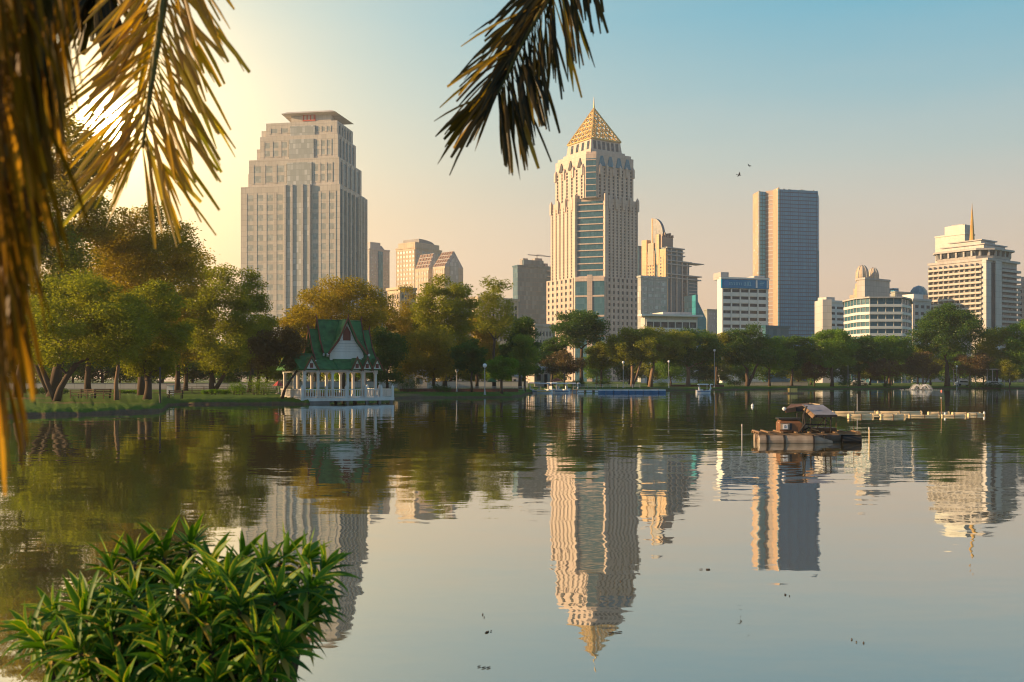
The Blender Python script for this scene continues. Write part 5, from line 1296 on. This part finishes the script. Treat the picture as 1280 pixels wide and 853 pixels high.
def aerator():
    D = 40.5; s = D/F
    o = empty('aerator_raft', (X(1014, D), D+.6, 0), R(-4), 'rusty brown aerator raft with barrel floats and a small tilted roof', 'raft')
    xx = lambda p: (p-1014)*s
    zz = lambda p: Z(p, D)
    # front pontoon: three barrels with conical nose
    for k, (a, b_) in enumerate(((949, 959), (960, 980), (981, 1016))):
        MB().tube([(xx(a), -.75, .10), (xx(a)+.03, -.75, .10), (xx(b_)-.03, -.75, .10), (xx(b_), -.75, .10)], [.19, .22, .22, .19], 14).build('barrel_float', M['ponto'], o, smooth=False)
    MB().tube([(xx(1016.5), -.75, .10), (xx(1020), -.75, .10), (xx(1040), -.75, .03)], [.21, .21, .07], 14).build('barrel_float', M['ponto'], o)
    for p in (959.5, 980.5, 1016.2): MB().tube([(xx(p)-.025, -.75, .10), (xx(p)+.025, -.75, .10)], .245, 14).build('barrel_strap', M['black'], o)
    for k, (a, b_) in enumerate(((952, 990), (991, 1030), (1031, 1078))):
        MB().tube([(xx(a), .75, .10), (xx(b_), .75, .10)], [.21, .21], 14).build('barrel_float', M['ponto'], o)
    MB().tube([(xx(1056), -.2, .12), (xx(1079), -.2, .12)], .20, 12).build('barrel_float', M['black'], o)
    # deck frame
    for y_ in (-.75, -.25, .35, .75): MB().box(xx(949), xx(1079) if y_ > -.5 else xx(1048), y_-.05, y_+.05, .33, .41).build('deck_beam', M['wood'], o)
    for p in (951, 962, 978, 996, 1012, 1028, 1044, 1060, 1076): MB().box(xx(p)-.05, xx(p)+.05, -.85 if p < 1050 else -.35, .85, .415, .46).build('deck_plank', M['wood'], o)
    # engine housing on the left
    x0, x1 = xx(977), xx(1004); z0, z1 = .46, zz(525)
    hs = MB().box(x0, x1, -.55, .25, z0+.0, z1-.14).build('engine_housing', M['rust'], o)
    MB().add([(x0+.0, -.55, z1-.14), (x1-.0, -.55, z1-.14), (x1, .25, z1-.14), (x0, .25, z1-.14), (x0+.06, -.42, z1-.02), (x1-.10, -.42, z1-.02), (x1-.1, .15, z1-.02), (x0+.06, .15, z1-.02)], [(4,5,6,7),(0,1,5,4),(1,2,6,5),(2,3,7,6),(3,0,4,7)]).build('housing_top', M['rust'], hs)
    MB().box(x0+.03, x0+.38, -.60, -.545, z1-.40, z1-.16).build('name_plate', M['ponto'], hs)
    pl = MB().box(x0+.11, x0+.30, -.625, -.602, z1-.385, z1-.185).build('number_plate', M['boatwhite'], hs)
    nx, nz = x0+.205, z1-.285
    num = MB()
    for a, b_, c, d_ in ((-.035,-.018,-.055,.055), (.018,.035,-.055,.055), (-.018,.018,.038,.055), (-.018,.018,-.055,-.038)): num.box(nx+a, nx+b_, -.632, -.622, nz+c, nz+d_)
    num.build('number', M['dark'], pl)
    MB().box(x0+.05, x0+.22, -.57, -.545, z0+.06, z0+.34).build('vent_opening', M['dark'], hs); MB().box(x0+.27, x0+.48, -.57, -.545, z0+.06, z0+.34).build('vent_opening', M['dark'], hs)
    MB().box(x0-.03, x1+.0, -.5, .22, z1-.005, z1+.06).build('housing_cap', M['black'], hs)
    # posts & bent frame
    for p, y_ in ((1005, -.55), (1005, .55), (1040, -.45), (1041, .55), (1022, .5)):
        MB().tube([(xx(p), y_, .4), (xx(p)+.02, y_, zz(518))], .03, 6).build('roof_post', M['black'], o)
    MB().tube([(xx(1001), -.6, .45), (xx(1008), -.6, .8), (xx(1006), -.6, 1.15), (xx(1010), -.6, 1.5)], .035, 6).build('bent_pipe', M['black'], o)
    MB().tube([(xx(1004), -.5, .75), (xx(1040), -.45, .72)], .025, 6).build('cross_bar', M['black'], o)
    MB().tube([(xx(1022), -.45, .55), (xx(1038), -.45, 1.2)], .02, 6).build('brace', M['rust'], o); MB().tube([(xx(1040), -.45, .8), (xx(1024), -.45, 1.15)], .02, 6).build('brace', M['black'], o)
    # roof: grey sheet sloping towards the viewer, with a brown rolled verge, and darker left leaf
    zr, ze2 = zz(507.5), zz(519)
    MB().slab([(xx(1018), -.95, ze2), (xx(1044), -.95, ze2), (xx(1035), .15, zr), (xx(1009), .15, zr)], .03).build('roof_sheet', M['rustroof'], o)
    MB().slab([(xx(1018), -.99, ze2-.04), (xx(1010.5), .05, zr-.02), (xx(1007), .05, zr-.10), (xx(1014.5), -.99, ze2-.14)], .05).build('roof_verge', M['wood'], o)
    MB().box(xx(1016), xx(1044.5), -.99, -.95, ze2-.07, ze2+.02).build('eave_board', M['black'], o)
    MB().slab([(xx(984), -.45, zz(513)), (xx(1009), -.05, zz(509)), (xx(1028), .75, zz(506)), (xx(998), .65, zz(507.5))], .04).build('roof_sheet', M['rust'], o)
    MB().slab([(xx(984), -.46, zz(513)), (xx(999), -.22, zz(511)), (xx(999), -.22, zz(515)), (xx(985.5), -.46, zz(516.5))], .03).build('roof_side', M['rust'], o)
    MB().box(xx(998), xx(1009), -.2, -.1, zz(515), zz(509)).build('roof_side', M['black'], o)
    MB().tube([(xx(1022), .7, zz(505.6)), (xx(1034), .5, zz(507))], .03, 6).build('ridge_pole', M['pipe'], o)
    # paddle box on the right
    MB().box(xx(1020), xx(1048), -.4, .35, .46, zz(535.5)).build('paddle_box', M['rust'], o)
    MB().box(xx(1019.5), xx(1024), -.44, -.40, .46, zz(535)).build('box_corner', M['wood'], o)
    MB().tube([(xx(950), -.8, .44), (xx(950), -.8, .30), (xx(947), -.8, .12), (xx(945), -.85, -.1)], .012, 5).build('mooring_rope', M['wood'], o)
    MB().tube([(xx(1008), -.3, .5), (xx(1013), -.5, .62), (xx(1018), -.6, .55), (xx(1024), -.7, .5), (xx(1030), -.75, .30), (xx(1032), -.8, .05)], .028, 6).build('hose', M['black'], o)
    MB().tube([(xx(1052), .2, .46), (xx(1052), .2, .95), (xx(1074), .2, .95), (xx(1074), .2, .46)], .016, 5).build('hand_rail', M['rust'], o)
    MB().lathe([(.11, .46), (.12, .60), (.10, .72), (.04, .76), (.04, .80)], 12, (xx(1012), .1)).build('fuel_can', M['ponto'], o)
    b_ = MB().lathe([(.03, 0), (.07, .04), (.09, .09), (.05, .14), (.02, .16)], 10).build('white_bulb', M['boatwhite'], o); b_.location = (xx(983), -.45, zz(514))
aerator()
def pipes():
    segs = [(1040,1095,517.2,75,.14), (1096,1153,518.0,74.5,.16), (1160,1187,519.2,73.5,.14), (1190,1226,520.4,72.5,.14), (1060,1092,522.0,68,.17), (1100,1132,521.8,68,.15), (1120,1153,520.2,70,.12), (1136,1175,521.8,69,.08), (1177,1208,521.6,69,.10), (1210,1231,521.0,71,.12), (1088,1119,519.4,71.5,.08)]
    lb = ['pale floating pipe, leftmost of the back line behind the aerator raft', 'thick pale floating pipe in the middle of the back line', 'short pale floating pipe just right of the gap in the back line', 'pale floating pipe at the right end of the back line', 'thick orange tinted float, leftmost of the front line', 'second thick float of the front line', 'middle pipe between front and back lines', 'thin low pipe in the middle of the front line', 'low float with a white lump near the front line right side', 'rightmost pipe of the front line with an upright end', 'thin pipe crossing between the two lines at the left']
    for (a, b_, y_, D, r_), l in zip(segs, lb):
        o = empty('floating_pipe', (X(a, D), D, 0), 0, l, 'floating pipe', 'pale floating pipes right of the aerator raft'); L = X(b_, D)-X(a, D)
        MB().tube([(0, 0, .03), (.03, 0, .04), (L-.03, .1, .04), (L, .1, .03)], [r_*.8, r_, r_, r_*.8], 12).build('tube', M['pipe'], o, smooth=True)
        for k in (0.02, .5, .98): MB().tube([(L*k-.03, .1*k, .04), (L*k+.03, .1*k, .04)], r_*1.18, 12).build('clamp', M['wood' if k == .5 else 'pipe'], o)
        if b_ == 1231 or a == 1177: MB().lathe([(.06, 0), (.08, .10), (.05, .2), (.02, .24)], 10).build('end_cap', M['boatwhite'], o, loc=(L*(.98 if b_ == 1231 else .15), .05, .05))
pipes()
def stake(label, px, D, ytop, r_=.03, mat='wood', lean=0):
    o = empty('water_stake', (X(px, D), D, 0), 0, label, 'stake', 'stakes standing in the lake')
    h = Z(ytop, D); MB().tube([(0, 0, -.8), (lean*h*.5, 0, h*.5), (lean*h, 0, h)], [r_, r_*.9, r_*.7], 6).build('pole', M[mat], o)
    MB().tube([(lean*h, 0, h-.08), (lean*h, 0, h+.02)], r_*1.3, 6).build('tip', M['lgrey'], o)
stake('short grey stake in the water left of the aerator raft', 927.5, 42, 531, .022, 'steel')
stake('orange brown stake in the water right of the aerator raft', 1086.5, 40, 535, .026, 'pipe')
stake('thin leaning stake behind the right part of the floating pipes', 1177, 72, 497, .035, 'wood', -.02)
stake('thin tall stake behind the left part of the floating pipes', 1071.5, 76, 493, .025, 'steel')
def buoy(label, px, D, mat, r_=.14):
    o = empty('marker_buoy', (X(px, D), D, 0), 0, label, 'buoy', 'small buoys on the lake')
    MB().lathe([(.03, -r_)]+[(r_*math.sin(t/8*math.pi), -r_*math.cos(t/8*math.pi)) for t in range(1, 8)]+[(.03, r_)], 12).build('float', M[mat], o, loc=(0, 0, r_*.5), smooth=True)
    MB().tube([(0, 0, r_), (0, 0, r_*2.4)], .02, 5).build('stem', M['steel'], o)
buoy('small white buoy on the open water left of the aerator raft', 940.5, 95, 'boatwhite')
buoy('tiny dark orange buoy left of the fountain reflection', 1177, 210, 'pinkcloth', .2)
def fountain():
    D = 236; o = empty('water_fountain', (X(1151, D), D, 0), 0, 'low white arching fountain spray near the far bank', 'fountain')
    m, t, out_ = newmat('water spray'); d = t.nodes.new('ShaderNodeBsdfDiffuse'); d.inputs[0].default_value = (.8,.8,.8,1); tr = t.nodes.new('ShaderNodeBsdfTransparent'); mx = t.nodes.new('ShaderNodeMixShader'); mx.inputs[0].default_value = .38
    t.links.new(tr.outputs[0], mx.inputs[1]); t.links.new(d.outputs[0], mx.inputs[2]); t.links.new(mx.outputs[0], out_.inputs[0])
    sp = MB(); rr = random.Random(5); Rm = 2.6
    for k in range(70):
        a = rr.uniform(0, 6.283); f = rr.uniform(.75, 1.05); pts = []
        for j in range(8):
            u = j/7; pts.append((math.cos(a)*Rm*f*u*1.0, math.sin(a)*Rm*f*u, max(0, 1.35*f*4*(u*.92+.04)*(1-(u*.92+.04)))))
        sp.tube(pts, [.012+.014*j/7 for j in range(8)], 3, cap=False)
    for k in range(350):
        a = rr.uniform(0, 6.283); q = rr.random()**.5; x, y = math.cos(a)*Rm*q, math.sin(a)*Rm*q; z = rr.random()*1.3*4*q*(1-q)+.02; s_ = rr.uniform(.015,.04)
        sp.add([(x-s_, y, z), (x, y-s_, z), (x+s_, y, z), (x, y+s_, z), (x, y, z+s_), (x, y, z-s_)], [(0,1,4),(1,2,4),(2,3,4),(3,0,4),(1,0,5),(2,1,5),(3,2,5),(0,3,5)])
    sp.build('water_spray', m, o); MB().lathe([(.25, -.2), (.3, .08), (.1, .15)], 12).build('nozzle', M['black'], o)
    fo = MB()
    for k in range(120):
        a = rr.uniform(0, 6.283); q = Rm*rr.uniform(.85, 1.35); x, y = math.cos(a)*q*1.4, math.sin(a)*q; s_ = rr.uniform(.04,.14); fo.prism([(x-s_, y), (x, y-s_*.6), (x+s_, y), (x, y+s_*.6)], .0, .03, .6)
    fo.build('splash_foam', M['boatwhite'], o)
fountain()
def bird(label, px, py, D, rot, roll):
    p = P(px, py, D); o = empty('flying_bird', p, rot, label, 'bird', 'dark birds in the sky')
    m = MB(); sec = [(-.20,.012),(-.12,.04),(0,.06),(.10,.05),(.17,.035),(.23,.008)]
    m.tube([(x, 0, 0) for x, r_ in sec], [r_ for x, r_ in sec], 8)
    for s in (-1, 1): # wings joined into the body
        m.add([(.08, s*.02, .02), (-.08, s*.02, .02), (-.10, s*.24, .10), (.06, s*.22, .12), (-.12, s*.46, .06), (.08, s*.02, 0), (-.08, s*.02, 0), (-.10, s*.24, .085), (.06, s*.22, .10)], [(0,1,2,3),(3,2,4),(5,8,7,6),(8,4,7)])
    m.add([(-.18, -.03, 0), (-.18, .03, 0), (-.34, .07, 0), (-.34, -.07, 0)], [(0,1,2,3)])
    m.build('bird_body', M['feather'], o); o.rotation_euler = (roll, .2, rot); o.scale = (1.5,)*3
bird('upper right of the two dark birds flying in the sky', 936.5, 207.5, 170, R(40), R(30))
bird('lower left of the two dark birds flying in the sky', 924, 219, 165, R(-20), R(50))
rr = random.Random(12)
for i, (px, py, l) in enumerate(((605, 770, 'dead leaf floating below the centre of the lake'), (772, 728, 'small dead leaf floating left of the golden tower reflection'), (619, 790, 'pale twig floating in the near water'), (770, 790, 'dark leaf floating under the golden tower reflection'), (1072, 803, 'leaf floating low in the near right water'), (985, 744, 'thin line of leaves floating below the blue tower reflection'), (880, 712, 'small leaf floating between the two tower reflections'), (603, 834, 'flat leaf floating near the bottom edge'))):
    D = H*F/(py-HY); o = empty('floating_leaf', (X(px, D), D, .004), rr.uniform(0, 3), l, 'leaf', 'dead leaves on the water')
    m = MB()
    for k in range(3): a = rr.uniform(-.08, .08); b_ = rr.uniform(-.06, .06); L = rr.uniform(.018, .045); m.prism([(a-L, b_), (a, b_-L*.25), (a+L, b_), (a, b_+L*.25)], 0, .008, .7)
    m.build('blade', M['deadleaf'], o)

# ================================================================== FOREGROUND SHRUB
def blade_strip(rng, base, d, up, L, W, seg=5, bend=.5, jag=0, wpos=.45, fold=.25):
    """one leaf as a folded strip; returns (verts, quads, uvs)"""
    d = d.normalized(); side = d.cross(up); side = side.normalized() if side.length > 1e-4 else Vector((1, 0, 0))
    pts = []; p = base.copy(); dd = d.copy()
    for i in range(seg+1):
        t = i/seg; pts.append((p.copy(), dd.copy())); p += dd*(L/seg); dd = (dd+Vector((0, 0, -bend/seg))).normalized()
    V, Q, UV = [], [], []
    for i, (q, dr) in enumerate(pts):
        t = i/seg
        if jag: wd = W*(.22+.78*min(1, t/.6))*(1 if t < .75 else 1-(1-jag)*(t-.75)/.25)
        else: wd = W*max(.02, math.sin(math.pi*min(1, (t*.93+.07))**.8))
        n = side.cross(dr).normalized()
        V += [q-side*wd*.5+n*wd*fold, q, q+side*wd*.5+n*wd*fold]
    for i in range(seg):
        a = i*3; Q += [(a, a+1, a+4, a+3), (a+1, a+2, a+5, a+4)]
        UV += [(0, i/seg), (.5, i/seg), (.5, (i+1)/seg), (0, (i+1)/seg), (.5, i/seg), (1, i/seg), (1, (i+1)/seg), (.5, (i+1)/seg)]
    return V, Q, UV
def dracmat():
    m, t, o = newmat('variegated leaf'); uv = t.nodes.new('ShaderNodeUVMap'); s = t.nodes.new('ShaderNodeSeparateXYZ'); t.links.new(uv.outputs[0], s.inputs[0])
    g = t.nodes.new('ShaderNodeNewGeometry')
    e = math_n(t, 'ABSOLUTE', math_n(t, 'SUBTRACT', s.outputs[0], .5)); edge = math_n(t, 'GREATER_THAN', e, .37)
    base = mixc(t, g.outputs['Random Per Island'], (.030,.105,.006), (.12,.26,.012))
    c = mixc(t, math_n(t, 'MULTIPLY', edge, math_n(t, 'GREATER_THAN', g.outputs['Random Per Island'], .35)), base, (.34,.36,.03))
    c = mixc(t, math_n(t, 'GREATER_THAN', g.outputs['Random Per Island'], .94), c, (.42,.30,.07))
    b = t.nodes.new('ShaderNodeBsdfPrincipled'); t.links.new(c, b.inputs['Base Color']); b.inputs['Roughness'].default_value = .52; b.inputs['Specular IOR Level'].default_value = .28
    tr = t.nodes.new('ShaderNodeBsdfTranslucent'); t.links.new(mixc(t, 1.0, c, (1.8,1.7,.5), 'MULTIPLY'), tr.inputs[0])
    mx = t.nodes.new('ShaderNodeMixShader'); mx.inputs[0].default_value = .28; t.links.new(b.outputs[0], mx.inputs[1]); t.links.new(tr.outputs[0], mx.inputs[2]); t.links.new(mx.outputs[0], o.inputs[0]); return m
def foreground_shrub():
    rr = random.Random(21); mt_ = dracmat(); D0 = 3.55; bx = X(225, D0)
    root = empty('dracaena_shrub', (bx, D0-.25, .93), 0, 'glossy green variegated shrub in the bottom left foreground', 'shrub'); org = Vector(root.location)
    spots = [(40,778,3.5),(72,758,3.6),(112,742,3.55),(60,800,3.4),(140,702,3.7),(168,690,3.7),(205,680,3.75),(238,672,3.8),(168,738,3.4),(222,722,3.35),(262,700,3.6),(286,716,3.4),(330,700,3.6),(352,686,3.75),(378,690,3.7),(402,704,3.6),(385,722,3.4),(345,738,3.35),(300,748,3.3),(250,758,3.3),(196,770,3.3),(140,776,3.35),(100,800,3.3),(150,815,3.3),(210,812,3.25),(265,800,3.25),(318,790,3.25),(350,800,3.25),(375,765,3.4),(325,832,3.2),(270,842,3.2),(215,850,3.2),(160,850,3.2),(115,830,3.3),(300,690,3.8),(190,705,3.75),(235,790,3.55),(290,770,3.6),(175,800,3.6),(330,765,3.6),(390,745,3.5),(120,765,3.6)]
    for _ in range(34):
        a = rr.uniform(0, 6.283); q = rr.random()**.5; yy = 775+62*q*math.sin(a); spots.append((232+(150 if yy < 790 else 92)*q*math.cos(a), yy, rr.uniform(3.3, 3.75)))
    stems = MB()
    for px, py, D in spots:
        c = P(px, py+16, D)-org; V, Q, UV = [], [], []
        ax = Vector(((px-215)/300+rr.uniform(-.15,.15), -.15+rr.uniform(-.3,.3)+(.35 if D > 3.6 else -.25), 1)).normalized()
        a1 = ax.orthogonal().normalized(); a2 = ax.cross(a1); n = rr.randint(26, 36)
        for k in range(n):
            th = k*2.4+rr.uniform(-.3,.3); f = k/n; el = R(68-f*120+rr.uniform(-12,12)); d = (a1*math.cos(th)+a2*math.sin(th))*math.cos(el)+ax*math.sin(el)
            L = rr.uniform(.085,.138)*(.8+.4*math.sin(math.pi*min(1, f+.2))); base = c+ax*(.07*(1-f)-.05)+d*.012
            v, q, uv = blade_strip(None, base, d, ax, L, rr.uniform(.021,.031), 5, rr.uniform(.5,1.2)*(.5+f))
            o_ = len(V); V += v; Q += [tuple(i+o_ for i in x) for x in q]; UV += uv
        link('leaf_rosette', np_mesh('leaf_rosette', [tuple(v) for v in V], Q, UV), mt_, root)
        b0 = Vector((c.x*.25, .0, .0)); stems.tube([b0, b0.lerp(c, .5)+Vector((c.x*.15, 0, -.08)), c-ax*.12, c], [.018, .014, .010, .008], 6, cap=False)
    stems.build('stem', M['bark'], root, smooth=True)
foreground_shrub()

# ================================================================== PALM WITH HANGING FRONDS
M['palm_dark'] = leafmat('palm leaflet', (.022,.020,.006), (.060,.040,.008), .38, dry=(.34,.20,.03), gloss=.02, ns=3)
M['palm_gold'] = leafmat('backlit palm leaflet', (.26,.15,.015), (.50,.29,.03), .7, dry=(.55,.38,.06), gloss=.04, ns=3)  # bright copy of the palm leaflet, backlight put into its colour
M['palm_dry'] = leafmat('dry palm leaflet', (.09,.045,.008), (.32,.16,.02), .6, dry=(.55,.27,.04), gloss=.01, ns=3)
M['rachis'] = surf('palm rachis', (.20,.17,.05), .6, .3, 4)
def palm():
    rr = random.Random(5); base = Vector((-2.9, -.7, .98))
    root = empty('palm_tree', base, 0, 'palm tree whose ragged fronds hang into the top of the picture', 'palm tree')
    crown = Vector((-2.3, -.2, 5.9))-base
    tp = [Vector((0,0,-.1)), Vector((.05,.05,1.2)), Vector((.25,.2,3)), crown+Vector((0,0,-.2))]
    MB().tube(tp, [.20, .15, .13, .12], 14).build('trunk', M['bark_pale'], root, smooth=True)
    MB().tube([crown+Vector((0,0,-.7)), crown+Vector((0,0,-.2)), crown+Vector((0,0,.15))], [.13, .15, .06], 12).build('crown_shaft', M['rachis'], root, smooth=True)
    def frond(vis, nl, Ll, mat, Wl, spread=.9, hang=.5, seed=1, toedge=1.0, per=1, start=0):
        rr = random.Random(seed)
        vis = [P(*v)-base for v in vis]
        a = crown; b = vis[0]; up = Vector((0, 0, max(.4, (b-a).length*.28)))
        path = []
        c1 = a.lerp(b, .33)+up; c2 = b-(vis[1]-vis[0]).normalized()*min(1.2, (b-a).length*.4)
        for i in range(12):
            t = i/12; path.append(a*(1-t)**3+c1*3*t*(1-t)**2+c2*3*t*t*(1-t)+b*t**3)
        # catmull through the visible part
        vv = [vis[0]]+vis+[vis[-1]]; fine = []
        for i in range(1, len(vv)-2):
            for k in range(8):
                t = k/8; p0, p1, p2, p3 = vv[i-1], vv[i], vv[i+1], vv[i+2]
                fine.append(.5*((2*p1)+(p2-p0)*t+(2*p0-5*p1+4*p2-p3)*t*t+(3*p1-p0-3*p2+p3)*t**3))
        fine.append(vis[-1]); full = path+fine; n = len(full)
        fo = MB().tube(full, [.022*(1-.85*i/n) for i in range(n)], 6, cap=False).build('frond', M['rachis'], root, smooth=True)
        V, Q, UV = [], [], []; m = len(fine)
        for k in range(nl):
            t = start+(1-start)*(k+.5)/nl; f = t*(m-1); i = min(m-2, int(f)); p = fine[i].lerp(fine[i+1], f-i); d = (fine[min(m-1, i+1)]-fine[max(0, i-1)]).normalized()
            view = Vector((0, 1, 0)); sd = d.cross(view); sd = sd.normalized() if sd.length > .05 else Vector((1, 0, 0)); nn = sd.cross(d)
            for s in (-1, 1):
                for _ in range(per):
                    dirn = (d*rr.uniform(.45, .95)+sd*s*spread*rr.uniform(.35, 1.05)+nn*rr.uniform(-.6, .6)+Vector((0, 0, -hang*rr.uniform(.3, 1)))).normalized()
                    L = Ll*rr.uniform(.65, 1.1)*(1-.25*abs(t-.45)); W = Wl*rr.uniform(.5, 1.25)
                    v, q, uv = blade_strip(None, p, dirn, (nn+sd*rr.uniform(-.8,.8)).normalized(), L, W, 5, hang*rr.uniform(.3, 1.1), jag=rr.uniform(.06, .7), fold=rr.uniform(.05,.3))
                    o_ = len(V); V += v; Q += [tuple(i_+o_ for i_ in x) for x in q]; UV += uv
        link('leaflet', np_mesh('leaflet', [tuple(v) for v in V], Q, UV), M[mat], fo)
    # middle frond
    frond([(740,-120,3.5),(700,-30,3.5),(655,50,3.5),(622,118,3.5)], 64, .37, 'palm_dark', .014, .85, .65, 11, per=2)
    # upper left frond, its backlit gold put into the leaflet colour
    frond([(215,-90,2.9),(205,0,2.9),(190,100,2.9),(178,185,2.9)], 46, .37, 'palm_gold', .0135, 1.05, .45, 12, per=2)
    frond([(120,-120,3.1),(125,-60,3.1),(118,-10,3.1)], 22, .30, 'palm_dark', .026, .7, .5, 13, per=2)
    # drier, closer curtain along the left edge
    for i, (x0, x1, ye, D, L) in enumerate(((72,44,90,1.5,.22),(40,22,210,1.35,.22),(6,4,330,1.25,.22),(-25,-10,420,1.15,.22),(54,30,30,1.7,.28),(-14,6,90,1.3,.28),(-40,-20,240,1.2,.26))):
        frond([(x0,-160,D),(x0*.8+x1*.2,-60,D),((x0+x1)/2,(ye-60)/2,D),(x1,ye,D)], 40, L, 'palm_dark' if i % 3 == 1 else 'palm_dry', [.0050,.0075,.011][i % 3], .34, 1.1, 20+i, per=2)
palm()

# ================================================================== HAZE
HAZE = 0.0002
def haze():
    m, t, o = newmat('haze'); v = t.nodes.new('ShaderNodeVolumePrincipled'); v.inputs['Density'].default_value = HAZE; v.inputs['Color'].default_value = (.90,.92,.95,1); v.inputs['Anisotropy'].default_value = .3
    t.links.new(v.outputs[0], o.inputs['Volume'])
    h = MB().box(-1100, 1100, -90, 1250, -2.5, 235).build('haze', m); tag(h, kind='stuff'); h.display_type = 'WIRE'
if HAZE: haze()
